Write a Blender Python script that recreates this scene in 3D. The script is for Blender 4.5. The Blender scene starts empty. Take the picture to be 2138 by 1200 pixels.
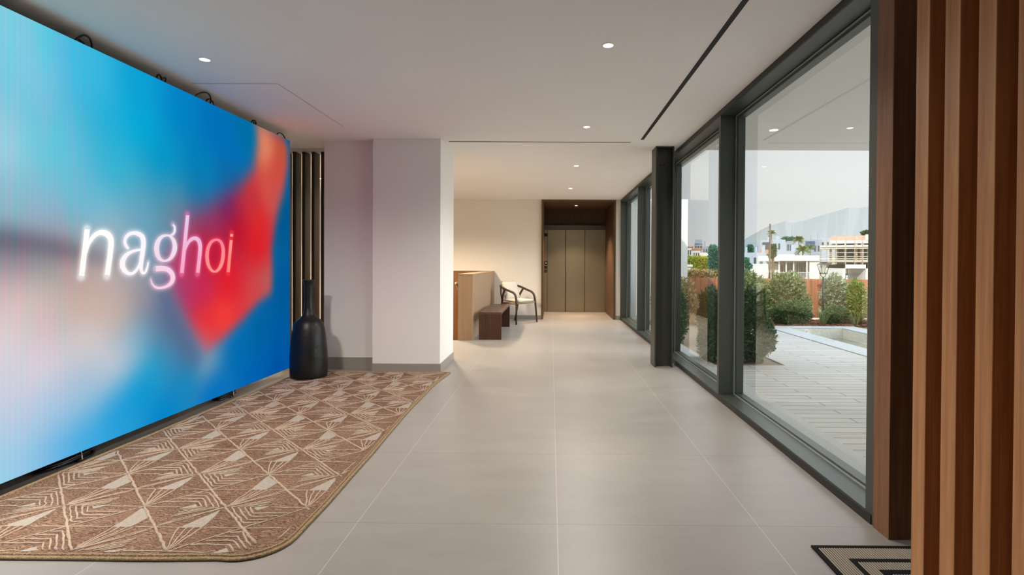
import bpy, bmesh, math, random
import numpy as np
from mathutils import Vector, Matrix, Euler
SC = bpy.context.scene
COL = SC.collection
PI = math.pi

# ------------------------------------------------------------------ camera
cd = bpy.data.cameras.new('camera')
cam = bpy.data.objects.new('camera', cd)
COL.objects.link(cam)
cam.location = (0, 0, 1.25)
cam.rotation_mode = 'QUATERNION'
cam.rotation_quaternion = (Matrix.Rotation(math.radians(.38), 3, 'Z') @ Matrix.Rotation(PI/2 + math.radians(-.5), 3, 'X')
                           @ Matrix.Rotation(.0055, 3, 'Z')).to_quaternion()
cd.sensor_width = 36
cd.lens = 1110*36/2138
cd.shift_x = -0.03442
cd.shift_y = -0.01934
cd.clip_start = .05
cd.clip_end = 9000
SC.camera = cam

# ------------------------------------------------------------------ view
vs = SC.view_settings
vs.view_transform = 'Standard'
vs.look = 'None'
vs.gamma = 1
vs.use_curve_mapping = False
vs.exposure = 0.32
SC.cycles.use_denoising = True
SC.cycles.max_bounces = 10
SC.cycles.diffuse_bounces = 5
SC.cycles.glossy_bounces = 4
SC.cycles.transparent_max_bounces = 24
SC.cycles.sample_clamp_indirect = 6

# ------------------------------------------------------------------ world: hazy bright morning sky
W = bpy.data.worlds.new('hazy_sky')
SC.world = W
W.use_nodes = True
nt = W.node_tree
nt.nodes.clear()
wo = nt.nodes.new('ShaderNodeOutputWorld')
bg = nt.nodes.new('ShaderNodeBackground')
tc = nt.nodes.new('ShaderNodeTexCoord')
sx = nt.nodes.new('ShaderNodeSeparateXYZ')
rp = nt.nodes.new('ShaderNodeValToRGB')
nz = nt.nodes.new('ShaderNodeTexNoise')
mp = nt.nodes.new('ShaderNodeMapping')
mx = nt.nodes.new('ShaderNodeMix')
mx.data_type = 'RGBA'
rp.color_ramp.elements[0].position = 0.0
rp.color_ramp.elements[0].color = (.88, .93, .93, 1)
rp.color_ramp.elements[1].position = .55
rp.color_ramp.elements[1].color = (2.3, 2.6, 3.0, 1)          # upper sky, out of view, raised to brighten the terrace
e = rp.color_ramp.elements.new(.20)
e.color = (.90, .93, .95, 1)
mp.inputs['Scale'].default_value = (1, 1, 4.5)
nz.inputs['Scale'].default_value = 3.2
nz.inputs['Detail'].default_value = 4
cr = nt.nodes.new('ShaderNodeMapRange')
cr.inputs['From Min'].default_value = .42
cr.inputs['From Max'].default_value = .75
cr.inputs['To Max'].default_value = .55
mx.inputs[7].default_value = (1.0, .98, .99, 1)
L = nt.links.new
L(tc.outputs['Generated'], sx.inputs[0]); L(sx.outputs['Z'], rp.inputs[0])
L(tc.outputs['Generated'], mp.inputs[0]); L(mp.outputs[0], nz.inputs['Vector'])
# sky boosted towards +X, outside the view, to fill the room with daylight
side_boost = nt.nodes.new('ShaderNodeMapRange'); side_boost.interpolation_type = 'SMOOTHSTEP'
side_boost.inputs['From Min'].default_value = .56; side_boost.inputs['From Max'].default_value = .95
side_boost.inputs['To Min'].default_value = .80; side_boost.inputs['To Max'].default_value = 4.3
L(sx.outputs['X'], side_boost.inputs['Value']); L(side_boost.outputs[0], bg.inputs[1])
L(nz.outputs['Fac'], cr.inputs['Value']); L(cr.outputs[0], mx.inputs[0])
L(rp.outputs[0], mx.inputs[6]); L(mx.outputs[2], bg.inputs[0]); L(bg.outputs[0], wo.inputs[0])
bg.inputs[1].default_value = 1.0

# ------------------------------------------------------------------ sun (low, from behind the building)
sd = bpy.data.lights.new('sun', 'SUN')
sun = bpy.data.objects.new('sun', sd)
COL.objects.link(sun)
sd.energy = 3.8
sd.angle = math.radians(1.0)
sd.color = (1.0, .93, .82)
sun.rotation_euler = Vector((.42, .80, -.52)).to_track_quat('-Z', 'Y').to_euler()

# ------------------------------------------------------------------ room constants
WX = 1.55          # inner face of the window wall
CH = 2.66          # ceiling height
SX = -2.87         # face of the screen

# ================================================================== helpers
def s2l(c):
    return tuple((v/12.92 if v <= .04045 else ((v+.055)/1.055)**2.4) for v in [x/255 for x in c])

MATS = {}
def new_mat(name):
    m = bpy.data.materials.new(name)
    m.use_nodes = True
    MATS[name] = m
    b = m.node_tree.nodes['Principled BSDF']
    return m, m.node_tree, b

def mat(name, col, rough=.5, metal=0, spec=.5, noise=0, nscale=8, bump=0, bscale=60, stretch=(1, 1, 1), coat=0):
    """principled material; col is sRGB 0-255; noise = relative colour variation"""
    m, nt, b = new_mat(name)
    lin = s2l(col)
    b.inputs['Base Color'].default_value = (*lin, 1)
    b.inputs['Roughness'].default_value = rough
    b.inputs['Metallic'].default_value = metal
    b.inputs['Specular IOR Level'].default_value = spec
    if coat:
        b.inputs['Coat Weight'].default_value = coat
    if noise or bump:
        tc = nt.nodes.new('ShaderNodeTexCoord'); mp = nt.nodes.new('ShaderNodeMapping')
        mp.inputs['Scale'].default_value = stretch
        nt.links.new(tc.outputs['Object'], mp.inputs[0])
    if noise:
        n = nt.nodes.new('ShaderNodeTexNoise'); n.inputs['Scale'].default_value = nscale; n.inputs['Detail'].default_value = 5
        r = nt.nodes.new('ShaderNodeValToRGB')
        r.color_ramp.elements[0].position = .3; r.color_ramp.elements[1].position = .7
        r.color_ramp.elements[0].color = (*[v*(1-noise) for v in lin], 1)
        r.color_ramp.elements[1].color = (*[min(1, v*(1+noise)) for v in lin], 1)
        nt.links.new(mp.outputs[0], n.inputs['Vector']); nt.links.new(n.outputs['Fac'], r.inputs[0])
        nt.links.new(r.outputs[0], b.inputs['Base Color'])
    if bump:
        n2 = nt.nodes.new('ShaderNodeTexNoise'); n2.inputs['Scale'].default_value = bscale; n2.inputs['Detail'].default_value = 4
        bp = nt.nodes.new('ShaderNodeBump'); bp.inputs['Strength'].default_value = bump; bp.inputs['Distance'].default_value = .01
        nt.links.new(mp.outputs[0], n2.inputs['Vector']); nt.links.new(n2.outputs['Fac'], bp.inputs['Height'])
        nt.links.new(bp.outputs[0], b.inputs['Normal'])
    return m

def emit(name, col, strength):
    m = bpy.data.materials.new(name); m.use_nodes = True; nt = m.node_tree; nt.nodes.clear()
    o = nt.nodes.new('ShaderNodeOutputMaterial'); e = nt.nodes.new('ShaderNodeEmission')
    e.inputs[0].default_value = (*s2l(col), 1); e.inputs[1].default_value = strength
    nt.links.new(e.outputs[0], o.inputs[0]); MATS[name] = m
    return m

def wood(name, c1, c2, rough=.45, axis=2, scale=1.0):
    m, nt, b = new_mat(name)
    tc = nt.nodes.new('ShaderNodeTexCoord'); mp = nt.nodes.new('ShaderNodeMapping')
    s = [26*scale]*3; s[axis] = 1.1*scale
    mp.inputs['Scale'].default_value = s
    n = nt.nodes.new('ShaderNodeTexNoise'); n.inputs['Scale'].default_value = 1.4; n.inputs['Detail'].default_value = 7
    n.inputs['Distortion'].default_value = .8; n.inputs['Roughness'].default_value = .62
    r = nt.nodes.new('ShaderNodeValToRGB')
    r.color_ramp.elements[0].position = .32; r.color_ramp.elements[1].position = .68
    r.color_ramp.elements[0].color = (*s2l(c1), 1); r.color_ramp.elements[1].color = (*s2l(c2), 1)
    nt.links.new(tc.outputs['Object'], mp.inputs[0]); nt.links.new(mp.outputs[0], n.inputs['Vector'])
    nt.links.new(n.outputs['Fac'], r.inputs[0]); nt.links.new(r.outputs[0], b.inputs['Base Color'])
    bp = nt.nodes.new('ShaderNodeBump'); bp.inputs['Strength'].default_value = .12; bp.inputs['Distance'].default_value = .004
    nt.links.new(n.outputs['Fac'], bp.inputs['Height']); nt.links.new(bp.outputs[0], b.inputs['Normal'])
    b.inputs['Roughness'].default_value = rough
    b.inputs['Specular IOR Level'].default_value = .35
    return m

class MB:
    """collects shapes in world coordinates, builds ONE mesh object"""
    def __init__(s): s.v = []; s.f = []; s.m = []; s.mi = 0
    def add(s, vs, fs):
        o = len(s.v); s.v += [tuple(map(float, v)) for v in vs]
        for f in fs: s.f.append(tuple(i+o for i in f)); s.m.append(s.mi)
        return s
    def box(s, x0, x1, y0, y1, z0, z1):
        x0, x1 = min(x0, x1), max(x0, x1); y0, y1 = min(y0, y1), max(y0, y1); z0, z1 = min(z0, z1), max(z0, z1)
        return s.add([(x0,y0,z0),(x1,y0,z0),(x1,y1,z0),(x0,y1,z0),(x0,y0,z1),(x1,y0,z1),(x1,y1,z1),(x0,y1,z1)],
                     [(0,3,2,1),(4,5,6,7),(0,1,5,4),(1,2,6,5),(2,3,7,6),(3,0,4,7)])
    def prism(s, pts, z0, z1):
        n = len(pts)
        return s.add([(x,y,z0) for x,y in pts]+[(x,y,z1) for x,y in pts],
                     [tuple(range(n))[::-1], tuple(range(n,2*n))]+[(i,(i+1)%n,n+(i+1)%n,n+i) for i in range(n)])
    def tube(s, pts, r, n=10, closed=False, flat=1.0):
        pts = [Vector(p) for p in pts]; N = len(pts); rr = r if isinstance(r, (list, tuple)) else [r]*N
        vs = []; up = None
        for i, p in enumerate(pts):
            if closed: t = pts[(i+1) % N]-pts[i-1]
            else: t = pts[min(i+1, N-1)]-pts[max(i-1, 0)]
            t.normalize()
            if up is None:
                up = Vector((0,0,1)) if abs(t.z) < .9 else Vector((1,0,0))
            a = t.cross(up)
            if a.length < 1e-5: a = t.orthogonal()
            a.normalize(); b = a.cross(t); up = b
            for k in range(n):
                an = 2*PI*k/n; vs.append(p+a*math.cos(an)*rr[i]+b*math.sin(an)*rr[i]*flat)
        fs = []
        for i in range(N if closed else N-1):
            j = (i+1) % N
            for k in range(n): fs.append((i*n+k, i*n+(k+1) % n, j*n+(k+1) % n, j*n+k))
        if not closed: fs += [tuple(range(n))[::-1], tuple(range((N-1)*n, N*n))]
        return s.add(vs, fs)
    def lathe(s, prof, c=(0,0,0), n=48, cap=True):
        vs = []; m = len(prof)
        for r, z in prof:
            for k in range(n):
                a = 2*PI*k/n; vs.append((c[0]+r*math.cos(a), c[1]+r*math.sin(a), c[2]+z))
        fs = [(i*n+k, i*n+(k+1) % n, (i+1)*n+(k+1) % n, (i+1)*n+k) for i in range(m-1) for k in range(n)]
        if cap: fs += [tuple(range(n))[::-1], tuple(range((m-1)*n, m*n))]
        return s.add(vs, fs)
    def build(s, name, mt, parent=None, bevel=0, smooth=False, seg=2, local=False):
        me = bpy.data.meshes.new(name)
        o = bpy.data.objects.new(name, me)
        base = Vector((0,0,0))
        if parent is not None and not local:
            p = parent
            while p is not None: base += p.location; p = p.parent
        elif parent is None and s.v:
            a = np.array(s.v); base = Vector(((a[:,0].min()+a[:,0].max())/2, (a[:,1].min()+a[:,1].max())/2, a[:,2].min()))
        me.from_pydata([(v[0]-base.x, v[1]-base.y, v[2]-base.z) for v in s.v], [], s.f)
        if parent is None: o.location = base
        me.update()
        bm = bmesh.new(); bm.from_mesh(me); bmesh.ops.recalc_face_normals(bm, faces=bm.faces); bm.to_mesh(me); bm.free()
        for k in (mt if isinstance(mt, (list, tuple)) else [mt]):
            me.materials.append(MATS[k] if isinstance(k, str) else k)
        if isinstance(mt, (list, tuple)): me.polygons.foreach_set('material_index', s.m)
        if smooth:
            me.shade_smooth()
        COL.objects.link(o)
        if parent is not None: o.parent = parent
        if bevel:
            b = o.modifiers.new('bevel', 'BEVEL'); b.width = bevel; b.segments = seg; b.limit_method = 'ANGLE'
        return o

def thing(name, label, cat, loc=(0,0,0), rz=0, group=None, kind=None):
    o = bpy.data.objects.new(name, None); COL.objects.link(o)
    o.location = loc; o.rotation_euler = (0,0,rz); o.empty_display_size = .1
    tag(o, label, cat, group, kind)
    return o
def tag(o, label=None, cat=None, group=None, kind=None):
    if label: o['label'] = label
    if cat: o['category'] = cat
    if group: o['group'] = group
    if kind: o['kind'] = kind
    return o
def struct(name, mb, mt, label=None, parent=None, **k):
    o = mb.build(name, mt, parent, **k)
    if parent is None: o['kind'] = 'structure'
    if label: o['label'] = label
    return o
def sthing(name, label, loc):
    o = bpy.data.objects.new(name, None); COL.objects.link(o); o.location = loc; o.empty_display_size = .1
    o['kind'] = 'structure'; o['label'] = label
    return o
def copy_tree(o, parent=None):
    c = o.copy(); COL.objects.link(c)
    if parent is not None: c.parent = parent
    for ch in o.children: copy_tree(ch, c)
    return c

# ================================================================== materials
mat('plaster', (232, 227, 221), .8, spec=.2, noise=.012, nscale=1.5)
mat('ceiling_paint', (247, 243, 239), .85, spec=.2, noise=.012, nscale=1.2)
mat('plaster_warm', (224, 216, 203), .8, spec=.2)
mat('baseboard', (150, 142, 132), .5)
mat('dark_panel', (92, 78, 64), .6)
mat('frame_metal', (74, 78, 72), .38, metal=.35, spec=.5)
mat('frame_dark', (30, 27, 24), .5)
mat('steel_paint', (58, 58, 52), .42, metal=.2, noise=.05, nscale=3, bump=.03, bscale=200)
mat('gasket_highlight', (190, 200, 196), .3, metal=.5)  # highlight along the window gasket, put into a light tone
mat('black_slot', (14, 13, 12), .6)
mat('black_plastic', (14, 14, 15), .28)
mat('screen_body', (24, 24, 26), .6)
mat('brass_trim', (120, 98, 66), .4, metal=.5)
mat('chrome', (200, 190, 175), .2, metal=1)
mat('cream_fabric', (204, 196, 180), .95, spec=.1, bump=.15, bscale=400)
mat('cord_seat', (150, 132, 106), .9, spec=.1, bump=.3, bscale=250)
mat('white_paint', (235, 235, 230), .6)
mat('white_plastic', (235, 235, 235), .3)
wood('fin_wood', (170, 112, 68), (208, 150, 100), .5)
wood('post_wood', (112, 72, 48), (140, 98, 68), .5)
wood('slat_wood', (44, 33, 22), (60, 46, 31), .5)
wood('lining_wood', (78, 57, 39), (96, 72, 50), .5)
wood('oak_light', (146, 118, 92), (160, 132, 104), .55, scale=.6)
wood('walnut', (58, 34, 24), (80, 50, 36), .38)
wood('walnut_y', (72, 48, 36), (98, 70, 54), .36, axis=1)
wood('chair_wood', (52, 34, 28), (74, 50, 42), .35)
wood('stair_wood', (110, 70, 38), (136, 92, 56), .5)

# ---- floor tile material (world position)
def tile_mat():
    m, nt, b = new_mat('floor_tile')
    N = nt.nodes.new; Lk = nt.links.new
    g = N('ShaderNodeNewGeometry'); s = N('ShaderNodeSeparateXYZ'); Lk(g.outputs['Position'], s.inputs[0])
    def M(op, a, b_=None, c=None):
        n = N('ShaderNodeMath'); n.operation = op
        for i, v in enumerate((a, b_, c)):
            if v is None: continue
            if isinstance(v, (int, float)): n.inputs[i].default_value = v
            else: Lk(v, n.inputs[i])
        return n.outputs[0]
    u = M('DIVIDE', M('SUBTRACT', s.outputs['X'], .038), .96)
    v = M('DIVIDE', M('SUBTRACT', s.outputs['Y'], 2.535), .94)
    def edge(q):
        f = M('FRACT', q); return M('MINIMUM', f, M('SUBTRACT', 1.0, f))
    ju = M('LESS_THAN', edge(u), .0019); jv = M('LESS_THAN', edge(v), .0016)
    cmb = N('ShaderNodeCombineXYZ'); Lk(M('FLOOR', u), cmb.inputs[0]); Lk(M('FLOOR', v), cmb.inputs[1])
    wn = N('ShaderNodeTexWhiteNoise'); Lk(cmb.outputs[0], wn.inputs['Vector'])
    mp = N('ShaderNodeMapping'); mp.inputs['Scale'].default_value = (1, 2.4, 1); Lk(g.outputs['Position'], mp.inputs[0])
    n = N('ShaderNodeTexNoise'); n.inputs['Scale'].default_value = 2.6; n.inputs['Detail'].default_value = 9; n.inputs['Roughness'].default_value = .62
    Lk(mp.outputs[0], n.inputs['Vector'])
    n2 = N('ShaderNodeTexNoise'); n2.inputs['Scale'].default_value = 70; n2.inputs['Detail'].default_value = 3; Lk(mp.outputs[0], n2.inputs['Vector'])
    r = N('ShaderNodeValToRGB'); r.color_ramp.elements[0].position = .3; r.color_ramp.elements[1].position = .7
    r.color_ramp.elements[0].color = (*s2l((143, 137, 130)), 1); r.color_ramp.elements[1].color = (*s2l((155, 149, 142)), 1)
    fac = M('ADD', M('MULTIPLY', n.outputs['Fac'], .8), M('MULTIPLY', n2.outputs['Fac'], .2)); Lk(fac, r.inputs[0])
    hs = N('ShaderNodeHueSaturation'); Lk(r.outputs[0], hs.inputs['Color'])
    Lk(M('ADD', .97, M('MULTIPLY', wn.outputs['Value'], .06)), hs.inputs['Value'])
    m1 = N('ShaderNodeMix'); m1.data_type = 'RGBA'; Lk(ju, m1.inputs[0]); Lk(hs.outputs[0], m1.inputs[6]); m1.inputs[7].default_value = (*s2l((182, 176, 168)), 1)
    m2 = N('ShaderNodeMix'); m2.data_type = 'RGBA'; Lk(jv, m2.inputs[0]); Lk(m1.outputs[2], m2.inputs[6]); m2.inputs[7].default_value = (*s2l((118, 110, 102)), 1)
    sp = N('ShaderNodeTexVoronoi'); sp.inputs['Scale'].default_value = 16; Lk(g.outputs['Position'], sp.inputs['Vector'])
    dot = M('LESS_THAN', sp.outputs['Distance'], .035)
    m3 = N('ShaderNodeMix'); m3.data_type = 'RGBA'; Lk(M('MULTIPLY', dot, .5), m3.inputs[0]); Lk(m2.outputs[2], m3.inputs[6]); m3.inputs[7].default_value = (*s2l((92, 84, 76)), 1)
    Lk(m3.outputs[2], b.inputs['Base Color'])
    rr = N('ShaderNodeMapRange'); rr.inputs['To Min'].default_value = .30; rr.inputs['To Max'].default_value = .44
    Lk(n.outputs['Fac'], rr.inputs['Value']); Lk(rr.outputs[0], b.inputs['Roughness'])
    b.inputs['Specular IOR Level'].default_value = .6
    bp = N('ShaderNodeBump'); bp.inputs['Strength'].default_value = .06; bp.inputs['Distance'].default_value = .004
    Lk(n2.outputs['Fac'], bp.inputs['Height']); Lk(bp.outputs[0], b.inputs['Normal'])
tile_mat()

def glass_mat():
    m = bpy.data.materials.new('glass'); m.use_nodes = True; nt = m.node_tree; nt.nodes.clear(); MATS['glass'] = m
    N = nt.nodes.new; Lk = nt.links.new
    o = N('ShaderNodeOutputMaterial'); t = N('ShaderNodeBsdfTransparent'); g = N('ShaderNodeBsdfGlossy')
    t.inputs[0].default_value = (.955, .98, .965, 1); g.inputs['Roughness'].default_value = 0.0; g.inputs[0].default_value = (.92, .97, .93, 1)
    g_ = N('ShaderNodeNewGeometry'); dt = N('ShaderNodeVectorMath'); dt.operation = 'DOT_PRODUCT'
    Lk(g_.outputs['Normal'], dt.inputs[0]); Lk(g_.outputs['Incoming'], dt.inputs[1])
    def M(op, a, b_, clamp=False):
        n = N('ShaderNodeMath'); n.operation = op; n.use_clamp = clamp
        for i, v in enumerate((a, b_)):
            if v is None: continue
            if isinstance(v, (int, float)): n.inputs[i].default_value = v
            else: Lk(v, n.inputs[i])
        return n.outputs[0]
    c5 = M('POWER', M('SUBTRACT', 1.0, M('ABSOLUTE', dt.outputs['Value'], None)), 5.0)      # Schlick, same from both sides
    r1 = M('ADD', M('MULTIPLY', c5, .96), .04)
    r2 = M('DIVIDE', M('MULTIPLY', r1, 2.0), M('ADD', r1, 1.0), True)
    x = N('ShaderNodeMixShader')
    Lk(r2, x.inputs[0]); Lk(t.outputs[0], x.inputs[1]); Lk(g.outputs[0], x.inputs[2]); Lk(x.outputs[0], o.inputs[0])
glass_mat()

def brushed(name, col, rough=.32):
    m, nt, b = new_mat(name)
    tc = nt.nodes.new('ShaderNodeTexCoord'); mp = nt.nodes.new('ShaderNodeMapping'); mp.inputs['Scale'].default_value = (.6, .6, 240)
    n = nt.nodes.new('ShaderNodeTexNoise'); n.inputs['Scale'].default_value = 3
    nt.links.new(tc.outputs['Object'], mp.inputs[0]); nt.links.new(mp.outputs[0], n.inputs['Vector'])
    mr = nt.nodes.new('ShaderNodeMapRange'); mr.inputs['To Min'].default_value = rough-.03; mr.inputs['To Max'].default_value = rough+.04
    nt.links.new(n.outputs['Fac'], mr.inputs['Value']); nt.links.new(mr.outputs[0], b.inputs['Roughness'])
    b.inputs['Base Color'].default_value = (*s2l(col), 1); b.inputs['Metallic'].default_value = 1
brushed('lift_steel', (172, 162, 138), .36)
brushed('transom_steel', (110, 102, 90))

# ================================================================== room shell
mb = MB()                                   # floor with the stair well left open
mb.box(-3.6, 1.70, -3.0, 8.55, -.12, 0); mb.box(1.70, 2.6, -3.0, 2.53, -.12, 0)
mb.box(-1.49, 1.70, 8.55, 13.75, -.12, 0); mb.box(-5.0, -3.4, 8.55, 13.75, -.12, 0); mb.box(-3.4, -1.49, 11.74, 13.75, -.12, 0)
mb.box(-5.0, -3.6, 6.95, 8.55, -.12, 0)
struct('floor', mb, 'floor_tile', 'large square greige stone floor tiles with fine joints')
mb = MB(); mb.box(-5.0, 1.72, -3.0, 11.85, CH, CH+.2); mb.box(1.72, 2.6, -3.0, 2.53, CH, CH+.2)
struct('ceiling', mb, 'ceiling_paint', 'smooth off-white plaster ceiling')
mb = MB(); mb.box(-3.75, -3.6, -3.0, 6.63, 0, CH); struct('wall_left', mb, 'plaster', 'wall behind the big screen')
mb = MB(); mb.box(-3.75, 2.6, -3.2, -3.0, 0, CH); struct('wall_behind', mb, 'dark_panel', 'plain plaster wall behind the viewer')
mb = MB(); mb.box(2.6, 2.75, -3.2, 2.53, 0, CH); struct('wall_entrance', mb, 'dark_panel', 'plain wall beyond the wooden fins')
mb = MB(); mb.box(1.9, 2.6, 2.42, 2.53, 0, CH); struct('wall_return', mb, 'plaster', 'wall return beside the window')
# pier and the recessed wall beside it
mb = MB(); mb.box(-2.035, -1.262, 6.06, 6.88, 0, CH); struct('wall_pier', mb, 'plaster', 'white plaster pier at the far end of the rug')
mb = MB(); mb.box(-2.65, -2.035, 6.2, 6.8, 0, CH); struct('wall_recess', mb, 'plaster', 'recessed plaster wall between slats and pier')
mb = MB(); mb.box(-2.035, -1.25, 6.046, 6.06, 0, .092); mb.box(-1.262, -1.25, 6.06, 6.88, 0, .092)
struct('baseboard_pier', mb, 'baseboard', 'flush grey baseboard round the pier')
mb = MB(); mb.box(-2.65, -2.035, 6.188, 6.2, 0, .135); struct('baseboard_recess', mb, 'baseboard', 'grey baseboard of the recessed wall')
mb = MB(); mb.box(-5.15, -5.0, 6.8, 13.75, -2.8, CH); struct('wall_stair_side', mb, 'plaster_warm', 'far side wall of the stair hall')
mb = MB(); mb.box(-5.15, -3.6, 6.8, 6.95, 0, CH); struct('wall_stair_near', mb, 'plaster_warm', 'near wall of the stair hall')
# back wall with the lift opening
BY = 11.85
mb = MB(); mb.box(-5.0, -.20, BY, BY+.25, 0, CH); mb.box(1.43, 1.72, BY, BY+.25, 0, CH); mb.box(-.20, 1.43, BY, BY+.25, 2.65, CH)
struct('wall_back', mb, 'plaster_warm', 'cream plaster back wall around the lift opening')
mb = MB(); mb.box(-1.25, -.205, BY-.012, BY, 0, .085); mb.box(1.435, 1.56, BY-.012, BY, 0, .085)
struct('baseboard_back', mb, 'baseboard', 'grey baseboard of the back wall')
mb = MB(); mb.box(-.205, -.165, BY-.03, 13.75, 0, 2.65); mb.box(1.395, 1.435, BY-.03, 13.75, 0, 2.65)
mb.box(-.165, 1.395, BY-.03, 13.75, 2.61, 2.65); mb.box(-.165, 1.395, 13.66, 13.75, 2.22, 2.61)
struct('trim_1', mb, 'lining_wood', 'brown wood lining of the lift recess')
mb = MB(); mb.box(-.212, -.196, BY-.045, BY-.03, 0, 2.66); mb.box(1.426, 1.442, BY-.045, BY-.03, 0, 2.66); mb.box(-.196, 1.426, BY-.045, BY-.03, 2.644, 2.66)
struct('trim_2', mb, 'brass_trim', 'thin bronze edge of the lift recess')
mb = MB(); mb.box(-.2, 1.45, 13.75, 13.95, 0, CH); struct('wall_lift', mb, 'plaster')
# stair well walls
mb = MB(); mb.box(-3.42, -3.4, 8.55, 11.74, -2.8, -.12); mb.box(-3.4, -1.49, 11.715, 11.738, -2.8, -.001); mb.box(-1.49, -1.47, 8.55, 11.74, -2.8, -.12); mb.box(-3.4, -1.49, 8.53, 8.55, -2.8, -.12)
struct('wall_stairwell', mb, 'stair_wood', 'wood-lined stair well going down')
mb = MB(); mb.box(-3.4, -1.49, 8.55, 11.74, -2.85, -2.8); struct('floor_lower', mb, 'floor_tile')

# ---- window wall: four bays
YB = [2.56, 4.895, 7.24, 9.5, 11.83]
GX = 1.72
labels = ['tall floor-to-ceiling window nearest the wooden fins, pool seen through it', 'tall window just before the black steel column, hedge seen through it',
          'narrow looking window behind the steel column', 'farthest window, beside the lift wall']
for i in range(4):
    y0, y1 = YB[i], YB[i+1]
    w = sthing('window_%d' % (i+1), labels[i], (GX, (y0+y1)/2, 0))
    a, b_ = (y0+.045 if i else y0+.04), y1
    mb = MB()
    mb.box(WX+.003, 1.69, y0, y1 if i < 3 else y1+.02, .0, .052); mb.box(WX+.003, 1.69, y0, y1 if i < 3 else y1+.02, CH-.048, CH)      # sill and head
    mb.box(WX, 1.69, y0-(.02 if i == 0 else 0), y0+.05, .0, CH)
    if i == 3: mb.box(WX, 1.69, y1-.03, y1+.02, 0, CH)
    struct('window_frame', mb, 'frame_metal', None, w, bevel=.0015, seg=1)
    mb = MB(); mb.box(WX-.004, WX+.003, y0, y1, 0, .046); mb.box(WX-.004, WX+.003, y0, y1, CH-.046, CH)
    struct('kick_strip', mb, 'frame_dark', None, w)
    ya, yb_ = y0+.05, (y1-.03 if i == 3 else y1)
    mb = MB()                                                   # casement profile set back from the frame
    mb.box(1.695, 1.76, ya, yb_, .0, .075); mb.box(1.695, 1.76, ya, yb_, CH-.085, CH); mb.box(1.695, 1.76, ya, ya+.05, .075, CH-.085); mb.box(1.695, 1.76, yb_-.05, yb_, .075, CH-.085)
    struct('casement', mb, 'frame_metal', None, w, bevel=.002, seg=1)
    mb = MB()
    mb.box(1.688, 1.696, ya, yb_, .052, .060); mb.box(1.688, 1.696, ya, yb_, CH-.062, CH-.054); mb.box(1.688, 1.696, ya+.0, ya+.008, .06, CH-.06); mb.box(1.688, 1.696, yb_-.008, yb_, .06, CH-.06)
    struct('gasket', mb, 'gasket_highlight', None, w)
    mb = MB(); mb.add([(GX, ya+.03, .06), (GX, yb_-.03, .06), (GX, yb_-.03, CH-.07), (GX, ya+.03, CH-.07)], [(0,1,2,3)])
    struct('glass_pane', mb, 'glass', None, w)

# ---- steel H column
t = thing('steel_column', 'dark painted steel H-section column standing in front of the windows', 'column', (1.365, 6.52, 0))
mb = MB(); mb.box(1.255, 1.272, 6.40, 6.66, 0, CH); mb.build('flange', 'steel_paint', t, bevel=.002, seg=1)
mb = MB(); mb.box(1.458, 1.475, 6.40, 6.66, 0, CH); mb.build('flange', 'steel_paint', t, bevel=.002, seg=1)
mb = MB(); mb.box(1.272, 1.458, 6.50, 6.512, 0, CH); mb.build('web', 'steel_paint', t)
mb = MB(); mb.box(1.272, 1.458, 6.41, 6.50, CH-.012, CH-.002); mb.build('cap_plate', 'steel_paint', t)
mb = MB()
for bx in (1.345, 1.385): mb.lathe([(.008, 0), (.008, .006), (.004, .009)], n=12)
vv = []
for q, (x, y, z) in enumerate(mb.v): vv.append(((1.33 if q < len(mb.v)//2 else 1.37)+x, 6.50-z, 2.45+y))
mb.v = vv; mb.build('bolt', 'frame_dark', t)

# ---- lift
t = thing('lift', 'brushed steel lift doors with call buttons in the wood-lined recess', 'lift', (.62, 13.62, 0))
for k, (x0, x1, dy) in enumerate(((-.082, .374, 0), (.388, .866, 0), (.876, 1.395, .012))):
    mb = MB(); mb.box(x0, x1, 13.60+dy, 13.63+dy, .004, 2.10); mb.build('door_panel', 'lift_steel', t, bevel=.003)
mb = MB(); mb.box(-.09, 1.395, 13.645, 13.655, 0, 2.10); mb.build('door_backing', 'black_slot', t)
mb = MB(); mb.box(-.165, -.09, 13.585, 13.63, 0, 2.10); mb.build('door_jamb', 'lift_steel', t, bevel=.002)
mb = MB(); mb.box(-.165, 1.395, 13.57, 13.655, 2.105, 2.22); mb.build('transom', 'transom_steel', t, bevel=.003)
mb = MB(); mb.box(-.165, -.095, 13.576, 13.586, 1.93, 2.01); mb.build('floor_display', 'black_plastic', t)
mb = MB(); mb.box(-.165, -.088, 13.576, 13.586, 1.20, 1.30); bp = mb.build('button_plate', 'black_plastic', t)
mb = MB(); mb.box(-.135, -.115, 13.573, 13.576, 1.235, 1.275); mb.box(-.115, -.10, 13.573, 13.576, 1.235, 1.247); mb.build('arrow_symbol', 'white_plastic', bp)
for z in (1.14, 1.045):
    mb = MB(); mb.box(-.160, -.098, 13.576, 13.586, z-.035, z+.035); q = mb.build('call_button', 'black_plastic', t, bevel=.003)
    mb = MB(); mb.box(-.139, -.119, 13.573, 13.577, z-.012, z+.012); mb.build('button_mark', 'chrome', q)

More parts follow.
